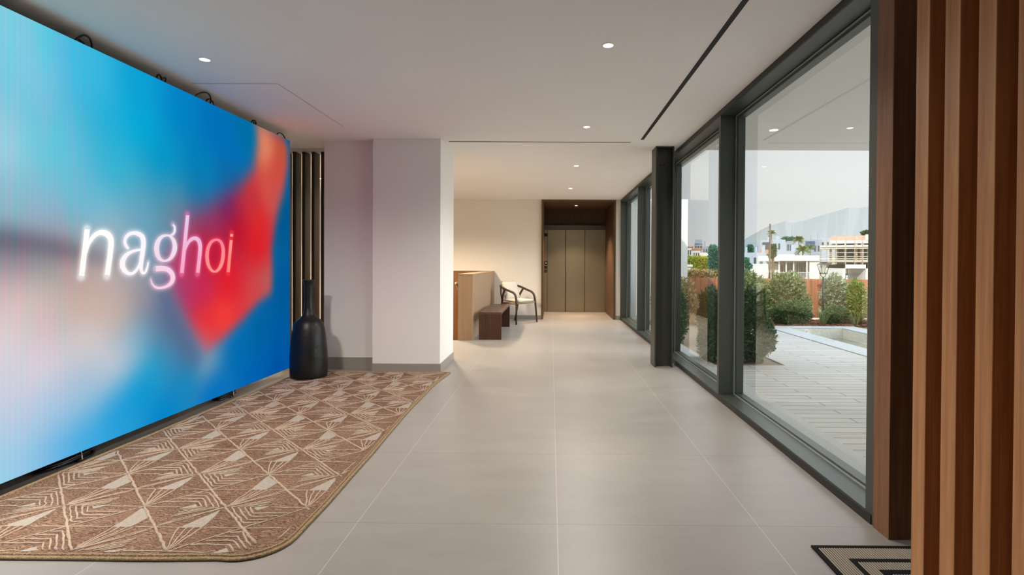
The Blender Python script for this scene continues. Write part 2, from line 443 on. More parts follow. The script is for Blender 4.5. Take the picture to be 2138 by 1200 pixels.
# ---- access panel, slot diffusers
t = MB()
for q in ((-2.86, -2.17, 4.213, 4.216), (-2.172, -2.169, 4.216, 5.565)): t.box(q[0], q[1], q[2], q[3], CH-.0022, CH-.0004)
tag(t.build('access_panel_joint', 'baseboard'), 'fine joint line of the access panel in the ceiling above the screen', 'ceiling panel')
def slot(name, label, x0, x1, y0, y1):
    t = thing(name, label, 'air vent', ((x0+x1)/2, (y0+y1)/2, CH), group=None)
    mb = MB(); e = .004
    mb.box(x0-e, x1+e, y0-e, y0, CH-.003, CH+.001); mb.box(x0-e, x1+e, y1, y1+e, CH-.003, CH+.001); mb.box(x0-e, x0, y0, y1, CH-.003, CH+.001); mb.box(x1, x1+e, y0, y1, CH-.003, CH+.001)
    mb.build('frame', 'ceiling_paint', t)
    mb = MB(); mb.box(x0, x1, y0, y1, CH-.002, CH+.001); mb.build('slot', 'black_slot', t)
slot('slot_diffuser', 'long black slot vent in the ceiling running parallel to the windows', 1.012, 1.05, .6, 6.07)
slot('slot_diffuser', 'black slot vent crossing the ceiling from the white pier towards the steel column', -1.195, .92, 6.18, 6.215)

# ---- downlights
emit('lamp_glow', (255, 240, 218), 7.0)
LAMP = 4.0
def lamp(parent, power, size=.16, spot=150, loc=(0, 0, -.012), col=(1, .94, .87), blend=.6):
    l = bpy.data.lights.new('lamp_light', 'SPOT'); l.energy = power*LAMP; l.shadow_soft_size = size; l.spot_size = math.radians(spot); l.spot_blend = blend; l.color = col
    o = bpy.data.objects.new('lamp_light', l); COL.objects.link(o); o.parent = parent; o.location = loc
def downlight(x, y, label, power=40, z=CH, group='recessed ceiling spotlights', r=.033, spot=150, col=(1, .94, .87)):
    t = thing('downlight', label, 'ceiling light', (x, y, z), group=group)
    mb = MB(); mb.lathe([(r+.007, .001), (r+.007, -.003), (r, -.004), (r, .001)], (x, y, z), 28, cap=False); mb.build('trim_ring', 'white_paint', t, smooth=False)
    mb = MB(); mb.lathe([(.0005, -.001), (r, -.001), (r, .0005), (.0005, .0005)], (x, y, z), 28, cap=False); mb.build('lens', 'lamp_glow', t)
    lamp(t, power, col=col, spot=spot)
downlight(-2.427, 3.713, 'round ceiling spotlight close to the top of the lit screen', 9)
downlight(.363, 3.451, 'ceiling spotlight nearest the viewer, beside the long slot vent', 36)
downlight(.363, 5.511, 'second ceiling spotlight, just before the crosswise slot vent', 36)
downlight(.363, 7.717, 'third ceiling spotlight, first one beyond the crosswise slot vent', 28)
downlight(.363, 10.038, 'fourth ceiling spotlight, last one before the lift recess', 14)
downlight(.592, 12.579, 'spotlight inside the wooden ceiling of the lift recess', 125, z=2.61, col=(1, .72, .50), spot=105)
downlight(-2.427, 2.32, 'added unseen ceiling spotlight above the near end of the screen, outside the picture', 88, spot=168)  # extra lamp added out of view to light the fins and rug
for x, y, p, lb in ((-2.4, 8.0, 50, 'just behind the pier'), (-2.2, 9.5, 150, 'halfway to the back wall'), (-3.9, 9.0, 50, 'near the far side wall')):
    downlight(x, y, 'hidden ceiling spotlight over the stairs, '+lb, p, group='recessed ceiling spotlights over the stairs', col=(1, .83, .62))

# ---- slatted screen beside the LED wall and the lit room behind it
for k, lb in enumerate(('rightmost dark wooden slat, touching the recessed wall', 'second dark wooden slat from the recessed wall, behind the neck of the vase',
                        'third dark wooden slat from the recessed wall', 'fourth dark wooden slat from the recessed wall, right beside the screen edge', 'last dark wooden slat, partly hidden behind the screen')):
    x = -2.872-.119*k
    mb = MB(); mb.box(x-.018, x+.018, 6.66, 6.822, .05, CH-.03)
    tag(mb.build('wood_slat', 'slat_wood', bevel=.002, seg=1), lb, 'slat', 'dark wooden slats beside the screen')
mb = MB(); mb.box(-3.6, -2.65, 6.62, 6.88, 0, .05); struct('trim_3', mb, 'lining_wood', 'plinth under the dark slats')
mb = MB(); mb.box(-3.6, -2.65, 6.62, 6.80, CH-.03, CH); struct('trim_4', mb, 'plaster')

# ================================================================== LED screen
LET=[('n',[(3.253,1.444),(3.233,1.3),(3.213,1.158)],[(3.29,1.443),(3.27,1.297),(3.25,1.153)]),('n',[(3.274,1.3),(3.277,1.31),(3.281,1.325),(3.286,1.338),(3.291,1.348),(3.296,1.356),(3.303,1.365),(3.311,1.374),(3.319,1.384),(3.328,1.392),(3.338,1.399),(3.349,1.406),(3.359,1.41),(3.368,1.412),(3.377,1.412),(3.386,1.411),(3.394,1.409),(3.402,1.407),(3.408,1.403),(3.413,1.399),(3.419,1.394),(3.423,1.388),(3.426,1.38),(3.428,1.37),(3.428,1.356),(3.427,1.335),(3.424,1.309),(3.42,1.285),(3.417,1.264),(3.414,1.244),(3.41,1.223),(3.406,1.2),(3.402,1.176),(3.399,1.159)],[(3.261,1.301),(3.262,1.312),(3.263,1.327),(3.266,1.342),(3.269,1.354),(3.274,1.365),(3.28,1.376),(3.287,1.387),(3.296,1.399),(3.306,1.411),(3.319,1.421),(3.332,1.43),(3.346,1.437),(3.361,1.443),(3.376,1.446),(3.392,1.447),(3.407,1.446),(3.423,1.442),(3.437,1.436),(3.449,1.427),(3.459,1.415),(3.466,1.402),(3.47,1.388),(3.471,1.374),(3.471,1.356),(3.469,1.333),(3.465,1.306),(3.461,1.281),(3.458,1.259),(3.454,1.239),(3.451,1.218),(3.446,1.194),(3.442,1.17),(3.439,1.153)]),('a',[(3.599,1.338),(3.594,1.343),(3.588,1.349),(3.583,1.356),(3.579,1.363),(3.576,1.37),(3.574,1.377),(3.575,1.385),(3.578,1.394),(3.583,1.401),(3.59,1.409),(3.599,1.416),(3.609,1.422),(3.619,1.425),(3.631,1.427),(3.643,1.428),(3.655,1.427),(3.667,1.424),(3.677,1.421),(3.685,1.417),(3.692,1.413),(3.697,1.407),(3.7,1.399),(3.703,1.388),(3.704,1.376),(3.704,1.363),(3.702,1.349),(3.699,1.333),(3.697,1.316),(3.694,1.297),(3.691,1.277),(3.688,1.258),(3.686,1.238),(3.685,1.22),(3.686,1.205),(3.688,1.192),(3.692,1.181),(3.697,1.17),(3.705,1.161),(3.717,1.155),(3.732,1.154),(3.743,1.159),(3.752,1.167),(3.759,1.177),(3.764,1.189),(3.768,1.201),(3.772,1.214),(3.774,1.229),(3.776,1.239)],[(3.584,1.327),(3.578,1.331),(3.57,1.338),(3.562,1.345),(3.557,1.354),(3.552,1.364),(3.55,1.375),(3.551,1.387),(3.553,1.399),(3.559,1.411),(3.569,1.422),(3.58,1.433),(3.594,1.442),(3.61,1.448),(3.627,1.452),(3.644,1.454),(3.661,1.455),(3.678,1.453),(3.695,1.45),(3.71,1.444),(3.724,1.436),(3.736,1.424),(3.743,1.41),(3.746,1.394),(3.748,1.378),(3.747,1.362),(3.745,1.347),(3.742,1.33),(3.738,1.312),(3.735,1.293),(3.731,1.274),(3.727,1.255),(3.723,1.235),(3.72,1.219),(3.719,1.206),(3.719,1.195),(3.72,1.186),(3.722,1.179),(3.725,1.174),(3.726,1.172),(3.726,1.172),(3.73,1.173),(3.735,1.176),(3.741,1.183),(3.747,1.193),(3.752,1.204),(3.757,1.217),(3.761,1.23),(3.764,1.24)]),('a',[(3.71,1.335),(3.698,1.335),(3.68,1.333),(3.662,1.331),(3.645,1.328),(3.627,1.324),(3.61,1.319),(3.593,1.313),(3.577,1.306),(3.562,1.297),(3.549,1.286),(3.537,1.274),(3.528,1.261),(3.522,1.247),(3.52,1.232),(3.52,1.219),(3.523,1.206),(3.529,1.194),(3.537,1.182),(3.548,1.172),(3.562,1.163),(3.577,1.156),(3.593,1.152),(3.609,1.151),(3.625,1.152),(3.64,1.158),(3.654,1.166),(3.666,1.175),(3.676,1.186),(3.684,1.199),(3.691,1.211),(3.696,1.222),(3.7,1.233),(3.702,1.24)],[(3.712,1.323),(3.7,1.321),(3.683,1.318),(3.666,1.315),(3.651,1.311),(3.635,1.307),(3.62,1.301),(3.607,1.294),(3.596,1.287),(3.586,1.278),(3.578,1.269),(3.571,1.259),(3.567,1.249),(3.564,1.24),(3.564,1.231),(3.564,1.222),(3.565,1.214),(3.567,1.206),(3.571,1.199),(3.576,1.192),(3.584,1.184),(3.591,1.178),(3.6,1.175),(3.609,1.173),(3.618,1.173),(3.628,1.175),(3.638,1.181),(3.648,1.187),(3.657,1.196),(3.665,1.207),(3.673,1.217),(3.679,1.227),(3.683,1.237),(3.687,1.244)]),('g',[(3.963,1.449),(3.951,1.449),(3.932,1.447),(3.913,1.444),(3.895,1.437),(3.878,1.428),(3.863,1.417),(3.85,1.404),(3.839,1.389),(3.832,1.374),(3.828,1.358),(3.826,1.343),(3.827,1.328),(3.83,1.312),(3.835,1.297),(3.843,1.283),(3.853,1.27),(3.865,1.259),(3.88,1.251),(3.897,1.245),(3.915,1.242),(3.932,1.242),(3.949,1.243),(3.967,1.247),(3.984,1.252),(4.0,1.26),(4.014,1.269),(4.027,1.281),(4.039,1.294),(4.049,1.309),(4.056,1.324),(4.061,1.34),(4.062,1.357),(4.061,1.373),(4.056,1.389),(4.049,1.403),(4.039,1.416),(4.027,1.427),(4.014,1.435),(4.001,1.442),(3.987,1.446),(3.975,1.448),(3.967,1.449)],[(3.964,1.435),(3.953,1.433),(3.937,1.43),(3.924,1.426),(3.913,1.419),(3.902,1.41),(3.894,1.401),(3.887,1.39),(3.882,1.379),(3.878,1.367),(3.875,1.355),(3.874,1.344),(3.874,1.331),(3.876,1.319),(3.878,1.306),(3.882,1.295),(3.887,1.285),(3.893,1.276),(3.9,1.269),(3.909,1.264),(3.92,1.259),(3.932,1.257),(3.944,1.259),(3.957,1.263),(3.968,1.269),(3.977,1.276),(3.985,1.285),(3.992,1.295),(3.999,1.307),(4.005,1.319),(4.009,1.331),(4.013,1.344),(4.015,1.356),(4.015,1.368),(4.013,1.38),(4.01,1.392),(4.006,1.403),(4.0,1.412),(3.993,1.42),(3.985,1.427),(3.977,1.431),(3.967,1.433),(3.96,1.435)]),('g',[(3.992,1.434),(4.0,1.436),(4.012,1.44),(4.024,1.445),(4.033,1.452),(4.04,1.46),(4.045,1.468),(4.048,1.478),(4.05,1.487),(4.05,1.496),(4.049,1.504),(4.047,1.511),(4.043,1.517),(4.037,1.523),(4.031,1.528),(4.027,1.531)],[(3.985,1.448),(3.992,1.451),(4.001,1.455),(4.008,1.458),(4.012,1.462),(4.017,1.467),(4.021,1.473),(4.023,1.48),(4.025,1.488),(4.026,1.495),(4.026,1.5),(4.025,1.505),(4.023,1.509),(4.019,1.514),(4.015,1.518),(4.011,1.521)]),('g',[(3.844,1.174),(3.861,1.174),(3.885,1.175),(3.906,1.175),(3.92,1.174),(3.932,1.173),(3.942,1.172),(3.952,1.168),(3.962,1.164),(3.97,1.158),(3.978,1.152),(3.985,1.145),(3.989,1.138),(3.992,1.13),(3.994,1.121),(3.993,1.114),(3.991,1.106),(3.986,1.097),(3.979,1.089),(3.97,1.082),(3.958,1.076),(3.945,1.07),(3.931,1.066),(3.915,1.063),(3.9,1.061),(3.885,1.06),(3.87,1.061),(3.857,1.063),(3.846,1.066),(3.835,1.071),(3.826,1.077),(3.818,1.083),(3.812,1.09),(3.807,1.097),(3.803,1.105),(3.8,1.112),(3.798,1.118)],[(3.841,1.212),(3.858,1.213),(3.883,1.214),(3.906,1.214),(3.925,1.212),(3.942,1.21),(3.96,1.206),(3.977,1.2),(3.993,1.192),(4.006,1.183),(4.018,1.172),(4.028,1.16),(4.035,1.148),(4.039,1.134),(4.041,1.12),(4.038,1.105),(4.03,1.092),(4.019,1.08),(4.006,1.07),(3.991,1.062),(3.974,1.056),(3.957,1.051),(3.939,1.047),(3.921,1.045),(3.904,1.043),(3.886,1.043),(3.868,1.043),(3.851,1.046),(3.836,1.052),(3.823,1.059),(3.813,1.068),(3.805,1.077),(3.799,1.086),(3.795,1.095),(3.793,1.103),(3.792,1.112),(3.791,1.117)]),('h',[(4.161,1.611),(4.127,1.381),(4.094,1.158)],[(4.2,1.612),(4.168,1.38),(4.135,1.154)]),('h',[(4.155,1.317),(4.161,1.329),(4.169,1.345),(4.178,1.36),(4.186,1.372),(4.195,1.384),(4.206,1.394),(4.217,1.403),(4.231,1.41),(4.243,1.415),(4.254,1.418),(4.263,1.419),(4.27,1.418),(4.278,1.416),(4.286,1.412),(4.293,1.406),(4.298,1.399),(4.303,1.389),(4.306,1.378),(4.308,1.366),(4.308,1.353),(4.307,1.335),(4.304,1.311),(4.301,1.282),(4.296,1.251),(4.29,1.217),(4.284,1.182),(4.28,1.157)],[(4.141,1.319),(4.143,1.331),(4.145,1.348),(4.15,1.365),(4.157,1.38),(4.166,1.394),(4.178,1.408),(4.191,1.42),(4.207,1.431),(4.224,1.439),(4.242,1.445),(4.262,1.449),(4.283,1.449),(4.303,1.444),(4.32,1.436),(4.335,1.425),(4.344,1.412),(4.35,1.398),(4.353,1.383),(4.355,1.369),(4.354,1.353),(4.352,1.334),(4.349,1.309),(4.344,1.279),(4.339,1.248),(4.333,1.214),(4.327,1.178),(4.322,1.153)]),('o',[(4.532,1.445),(4.516,1.441),(4.491,1.435),(4.466,1.424),(4.446,1.41),(4.43,1.393),(4.417,1.375),(4.407,1.357),(4.401,1.337),(4.397,1.318),(4.395,1.297),(4.396,1.275),(4.399,1.255),(4.405,1.236),(4.413,1.218),(4.424,1.202),(4.437,1.187),(4.452,1.175),(4.468,1.165),(4.484,1.158),(4.501,1.153),(4.52,1.152),(4.54,1.153),(4.559,1.158),(4.578,1.167),(4.596,1.178),(4.614,1.193),(4.629,1.211),(4.641,1.231),(4.65,1.254),(4.657,1.277),(4.661,1.299),(4.662,1.322),(4.661,1.343),(4.658,1.363),(4.652,1.382),(4.643,1.399),(4.631,1.414),(4.616,1.426),(4.598,1.436),(4.576,1.442),(4.555,1.444),(4.541,1.445)],[(4.543,1.426),(4.527,1.421),(4.507,1.415),(4.491,1.407),(4.479,1.396),(4.467,1.382),(4.457,1.366),(4.45,1.351),(4.445,1.334),(4.442,1.316),(4.441,1.297),(4.441,1.277),(4.444,1.259),(4.448,1.242),(4.453,1.226),(4.46,1.212),(4.469,1.2),(4.479,1.189),(4.49,1.18),(4.5,1.174),(4.509,1.17),(4.519,1.169),(4.529,1.171),(4.54,1.176),(4.552,1.183),(4.564,1.194),(4.575,1.207),(4.585,1.222),(4.594,1.239),(4.602,1.26),(4.607,1.281),(4.611,1.301),(4.614,1.322),(4.614,1.341),(4.612,1.358),(4.608,1.375),(4.603,1.389),(4.595,1.401),(4.586,1.411),(4.576,1.418),(4.564,1.422),(4.547,1.424),(4.534,1.425)]),('i',[(4.731,1.441),(4.709,1.296),(4.687,1.155)],[(4.774,1.44),(4.751,1.295),(4.731,1.152)]),('i',[(4.74,1.495),(4.736,1.471)],[(4.782,1.495),(4.779,1.471)])]
SB=[(2.77,2.51,130,205,225),(2.91,2.36,118,205,228),(3.11,1.93,105,195,222),(2.8,1.87,160,210,228),(3.02,1.64,125,190,212),(2.8,1.51,150,200,217),(3.34,2.44,60,185,225),(3.52,2.19,35,175,217),(3.73,2.24,0,168,215),(3.73,2.48,10,160,212),(4.12,2.42,0,130,197),(4.53,2.42,0,112,187),(4.81,2.27,0,112,182),(4.35,2.09,0,125,185),(3.96,2.02,0,150,200),(3.52,1.9,50,180,212),(3.34,1.62,105,188,215),(3.96,1.79,60,150,185),(4.35,1.86,20,120,170),(4.81,2.01,20,100,160),(3.73,1.64,105,165,190),(4.07,1.67,115,130,150),(5.04,2.5,0,110,165),(5.72,2.42,0,92,150),(5.77,1.75,0,88,142),(5.77,0.97,0,88,150),(5.67,0.46,0,88,160),(5.38,0.28,0,95,172),(2.75,1.37,92,86,104),(2.88,1.35,112,102,114),(3.07,1.32,150,130,138),(3.27,1.26,180,155,152),(2.75,1.29,150,132,142),(2.75,1.44,150,182,200),(2.96,1.43,150,180,195),(3.44,1.48,160,180,195),(2.75,1.18,215,190,190),(2.88,1.05,226,200,196),(2.75,0.86,226,215,220),(3.01,1.09,214,185,176),(3.33,1.02,210,175,156),(3.56,0.94,205,176,162),(3.77,0.99,150,140,150),(3.44,1.2,190,170,166),(3.33,0.78,216,206,206),(3.52,0.62,210,205,216),(3.01,0.68,222,210,220),(2.75,0.61,206,210,226),(2.9,0.44,190,205,227),(2.82,0.2,160,207,232),(2.76,0.1,150,205,232),(3.1,0.39,170,197,227),(3.1,0.22,110,182,227),(3.52,0.27,25,155,220),(3.33,0.47,160,192,217),(3.73,0.39,0,150,212),(3.87,0.56,25,160,207),(3.73,0.76,115,172,202),(3.66,0.65,160,187,205),(3.96,0.69,92,120,150),(3.89,0.88,98,112,142),(4.15,0.48,75,125,168),(4.23,0.39,40,125,178),(3.96,0.15,0,132,202),(4.53,0.2,0,110,192),(5.12,0.12,0,98,180),(4.88,0.43,0,108,176),(5.29,0.56,0,98,160),(4.44,0.43,130,155,175),(4.2,0.37,0,140,195),(5.57,0.17,0,80,160),(3.26,0.19,60,170,225)]
SR=[(5.38,2.42,222,135,100),(5.57,2.28,205,75,62),(5.67,2.46,190,80,60),(5.38,1.96,212,80,70),(5.16,1.88,192,50,60),(4.74,1.74,125,38,95),(4.47,1.67,140,60,100),(4.88,1.56,190,20,45),(4.53,1.35,195,25,60),(5.2,1.46,222,30,40),(4.74,1.1,226,30,45),(4.38,1.03,200,40,85),(4.17,1.04,170,60,105),(4.47,0.79,232,50,50),(4.67,0.81,246,62,55),(4.41,0.61,205,90,105),(5.2,0.99,210,70,72),(5.4,1.06,185,90,90),(4.08,1.27,185,60,105),(3.99,1.52,140,110,140),(5.25,1.7,222,40,42),(5.62,1.89,190,85,85)]
SP = [(5.151, 2.624), (5.306, 2.608), (5.667, 2.584), (5.791, 2.509), (5.792, 2.3), (5.709, 2.002), (5.569, 1.732), (5.511, 1.578), (5.455, 1.377), (5.474, 1.13), (5.456, 0.923), (5.204, 0.843), (4.959, 0.713), (4.666, 0.575), (4.406, 0.492), (4.298, 0.6), (4.118, 0.857), (3.998, 1.05), (3.939, 1.266), (4.092, 1.508), (4.229, 1.651), (4.532, 1.783), (4.882, 1.957), (5.102, 2.151), (5.168, 2.396)]
SD1 = [(2.659, 1.405), (2.752, 1.401), (2.904, 1.387), (3.105, 1.355), (3.37, 1.286), (3.482, 1.247), (3.3, 1.261), (3.074, 1.287), (2.904, 1.311), (2.752, 1.322), (2.658, 1.328)]
SD2 = [(3.842, 1.092), (3.973, 1.051), (4.118, 0.839), (4.24, 0.635), (4.345, 0.451), (4.251, 0.406), (4.118, 0.503), (3.938, 0.767)]
Y0, Y1, Z0, Z1 = .83, 5.83, .08, 2.575
t = thing('led_screen', 'huge lit video wall showing blurred blue and red colours and a glowing word', 'screen', (SX-.05, (Y0+Y1)/2, Z0))
mb = MB(); mb.box(SX-.09, SX-.002, Y0, Y1, Z0, Z1); mb.build('cabinet_body', 'screen_body', t)
NY, NZ = 400, 200
yy = np.linspace(Y0, Y1, NY); zz = np.linspace(Z0, Z1, NZ)
GYm, GZm = np.meshgrid(yy, zz, indexing='ij')
def lin(c): c = np.asarray(c, float)/255; return np.where(c <= .04045, c/12.92, ((c+.055)/1.055)**2.4)
def shep(pts, p=3.2, eps=.05):
    A = np.zeros(GYm.shape+(3,)); Wt = np.zeros(GYm.shape)
    for y, z, r, g, b in pts:
        w = 1/(((GYm-y)**2+(GZm-z)**2+eps**2)**(p/2)); A += w[..., None]*np.array([r, g, b]); Wt += w
    return A/Wt[..., None]
def sdist(poly):
    n = len(poly); d = np.full(GYm.shape, 9.); ins = np.zeros(GYm.shape, bool)
    for i in range(n):
        (ax, ay), (bx, by) = poly[i], poly[(i+1) % n]
        ex, ey = bx-ax, by-ay; q = np.clip(((GYm-ax)*ex+(GZm-ay)*ey)/(ex*ex+ey*ey), 0, 1)
        d = np.minimum(d, np.hypot(GYm-ax-q*ex, GZm-ay-q*ey))
        c = ((ay > GZm) != (by > GZm)) & (GYm < (bx-ax)*(GZm-ay)/((by-ay) if by != ay else 1e-9)+ax); ins ^= c
    return np.where(ins, d, -d)
def blur(A, w, n):
    for _ in range(n):
        for ax in (0, 1):
            pad = [(w, w+1) if k == ax else (0, 0) for k in range(A.ndim)]
            c_ = np.cumsum(np.pad(A, pad, 'edge'), axis=ax)
            A = (c_[2*w+1:]-c_[:-2*w-1])[:A.shape[0]]/(2*w+1) if ax == 0 else (c_[:, 2*w+1:]-c_[:, :-2*w-1])[:, :A.shape[1]]/(2*w+1)
    return A
basec = blur(shep(SB, 3.4, .06), 5, 3); redc = blur(shep(SR, 3.0, .07), 3, 3)
wd = np.interp(GYm, [4.0, 4.6, 5.2, 5.8], [.20, .16, .11, .09])
sd_ = sdist(SP)
wd = wd*np.interp(GZm, [.9, 1.3, 1.7, 2.5], [.9, 1.1, 2.0, 1.7])
mask = np.clip((sd_+wd*.45)/wd, 0, 1); mask = mask*mask*(3-2*mask)
def soft(poly, w):
    m_ = np.clip((sdist(poly)+w*.5)/w, 0, 1); return (m_*m_*(3-2*m_))[..., None]
for poly, w, c_ in ((SD1, .13, (84, 78, 96)), (SD2, .16, (88, 104, 138))):
    k_ = soft(poly, w)*.85; basec = basec*(1-k_)+np.array(c_, float)*k_
img = basec*(1-mask[..., None])+redc*mask[..., None]
# blur passes
for _ in range(5):
    P_ = np.pad(img, ((2, 2), (2, 2), (0, 0)), 'edge')
    img = sum(P_[i:i+NY, j:j+NZ] for i in (0, 1, 2, 3, 4) for j in (0, 1, 2, 3, 4))/25
# interference rings of the video wall (faint)
q = np.abs(GYm-3.0)*7.5
ph = 2*PI*(q**1.5*1.1+GZm*(1.2-np.clip(q, 0, 1.2)*.5)*1.3)
am = 9*np.exp(-((GYm-3.0)/.32)**2)*np.clip((GZm-.3)/1.0, .3, 1)
img[..., 0] += am*np.sin(ph); img[..., 1] -= am*.35*np.sin(ph)
st = 2.2*np.sin(2*PI*GYm*31)*np.clip((3.6-GYm)/.8, 0, 1); img += st[..., None]
# glow round the letters
dl = np.full(GYm.shape, 9.); gc = np.zeros(GYm.shape+(3,))
LC = {'n': (255, 252, 250), 'a': (250, 240, 250), 'g': (240, 200, 225), 'h': (250, 120, 180), 'o': (255, 70, 90), 'i': (255, 70, 70)}
for nm, A_, B_ in LET:
    for i in range(len(A_)-1):
        ax, ay = (A_[i][0]+B_[i][0])/2, (A_[i][1]+B_[i][1])/2; bx, by = (A_[i+1][0]+B_[i+1][0])/2, (A_[i+1][1]+B_[i+1][1])/2
        hw = math.hypot(A_[i][0]-B_[i][0], A_[i][1]-B_[i][1])/2
        ex, ey = bx-ax, by-ay; q = np.clip(((GYm-ax)*ex+(GZm-ay)*ey)/(ex*ex+ey*ey+1e-12), 0, 1)
        d = np.hypot(GYm-ax-q*ex, GZm-ay-q*ey)-hw; k = d < dl; dl = np.where(k, d, dl); gc[k] = LC[nm]
gl = .62*np.exp(-(np.clip(dl, 0, 9)/.014)**1.3)
img = img*(1-gl[..., None])+gc*gl[..., None]
img = np.clip(img, 0, 255)
me = bpy.data.meshes.new('display_panel')
base = np.array([t.location.x, t.location.y, t.location.z])
V = np.stack([np.full(GYm.size, SX), GYm.ravel(), GZm.ravel()], 1)-base
idx = np.arange(NY*NZ).reshape(NY, NZ)
F = np.stack([idx[:-1, :-1], idx[1:, :-1], idx[1:, 1:], idx[:-1, 1:]], -1).reshape(-1, 4)
me.from_pydata(V.tolist(), [], F.tolist())
ca = me.color_attributes.new('picture', 'FLOAT_COLOR', 'POINT')
ca.data.foreach_set('color', np.concatenate([lin(img).reshape(-1, 3), np.ones((NY*NZ, 1))], 1).ravel())
m = bpy.data.materials.new('display'); m.use_nodes = True; nt = m.node_tree; nt.nodes.clear(); MATS['display'] = m
o_ = nt.nodes.new('ShaderNodeOutputMaterial'); e_ = nt.nodes.new('ShaderNodeEmission'); a_ = nt.nodes.new('ShaderNodeAttribute'); a_.attribute_name = 'picture'
e_.inputs[1].default_value = .80
nt.links.new(a_.outputs['Color'], e_.inputs[0]); nt.links.new(e_.outputs[0], o_.inputs[0])
me.materials.append(m)
o = bpy.data.objects.new('display_panel', me); COL.objects.link(o); o.parent = t
# the word
LCOL = {'n': ((255, 255, 255), (255, 252, 244)), 'a': ((250, 246, 255), (255, 248, 248)), 'g': ((232, 236, 248), (255, 205, 225)),
        'h': ((225, 205, 240), (255, 165, 190)), 'o': ((255, 130, 150), (255, 150, 140)), 'i': ((255, 150, 150), (255, 135, 120))}
for ch in 'naghoi':
    vs_, fs_, cs_ = [], [], []
    parts = [(A_, B_) for nm, A_, B_ in LET if nm == ch]
    zs = [p[1] for A_, B_ in parts for p in A_]; zt, zb = max(zs), min(zs)
    for A_, B_ in parts:
        o0 = len(vs_)
        for a1, b1 in zip(A_, B_):
            for p in (a1, b1):
                vs_.append((SX+.0015-base[0], p[0]-base[1], p[1]-base[2]))
                tt = (zt-p[1])/(zt-zb); c0, c1 = LCOL[ch]; cs_.append([c0[k]*(1-tt)+c1[k]*tt for k in range(3)])
        for i in range(len(A_)-1): fs_.append((o0+2*i, o0+2*i+1, o0+2*i+3, o0+2*i+2))
    me = bpy.data.meshes.new('letter_'+ch); me.from_pydata(vs_, [], fs_)
    ca = me.color_attributes.new('picture', 'FLOAT_COLOR', 'POINT')
    ca.data.foreach_set('color', np.concatenate([lin(cs_), np.ones((len(cs_), 1))], 1).ravel())
    me.materials.append(m)
    o = bpy.data.objects.new('letter', me); COL.objects.link(o); o.parent = t; o['label'] = 'glowing letter %s of the word on the screen' % ch
# cable loops on top of the cabinets
def loop(y, w, h, lean=.0, x=SX-.045, r=.006):
    pts = [(x+lean*math.sin(a)*.3, y-w*1.15*math.cos(a), Z1-.02+min(h*1.4, .088)*math.sin(a)) for a in np.linspace(0, PI, 15)]
    mb = MB(); mb.tube(pts, r, 8); return mb.build('cable_loop', 'black_plastic', t, smooth=True)
for y, w, h, l in ((3.29, .055, .062, .1), (3.30, .04, .05, -.1), (3.94, .028, .055, 0), (3.96, .02, .045, .1), (4.40, .09, .065, .2), (4.43, .05, .04, -.2), (4.53, .055, .055, 0),
                   (5.16, .045, .045, .1), (5.18, .025, .05, 0), (5.72, .09, .055, 0)):
    loop(y, w, h, l)
for y in (1.6, 2.6, 4.4):                   # floor stands hidden behind the cabinets
    mb = MB(); mb.box(SX-.55, SX-.27, y-.02, y+.02, 0, .03); mb.box(SX-.31, SX-.27, y-.02, y+.02, .03, .6); mb.box(SX-.27, SX-.085, y-.02, y+.02, .5, .54); mb.build('floor_stand', 'screen_body', t)
# coiled cables under the screen
def coil(name, cx, cy, ra, rb, turns, lb, seed, r=.008):
    rnd = random.Random(seed); pts = []
    for i in range(turns*28):
        a = 2*PI*i/28; q = 1+.10*math.sin(a*.37+seed)+.05*math.sin(a*1.7)
        pts.append((cx+ra*q*math.cos(a)*(1-.02*i/28), cy+rb*q*math.sin(a), r+.0105*i/28+.004*math.sin(a*2.3+seed)))
    pts += [(cx-ra*1.3, cy+.02, .03), (cx-ra*1.9, cy+.05, .02), (cx-ra*2.8, cy+.1, .012)]
    mb = MB(); mb.tube(pts, r, 8)
    t2 = thing(name, lb, 'cable', (cx, cy, 0)); mb.build('cable', 'black_plastic', t2, smooth=True)
    mb = MB(); mb.tube([(cx+ra*.60, cy+.03, .004), (cx+ra*.65, cy+.03, .062), (cx+ra*1.1, cy+.03, .064), (cx+ra*1.18, cy+.03, .012)], .003, 6); mb.build('cable_tie', 'white_plastic', t2)
coil('cable_coil', -2.995, 3.25, .072, .17, 6, 'bundle of black cable on the floor under the near end of the screen', 1)
coil('cable_coil', -2.985, 4.84, .06, .13, 5, 'smaller bundle of black cable under the screen near the vase', 5)

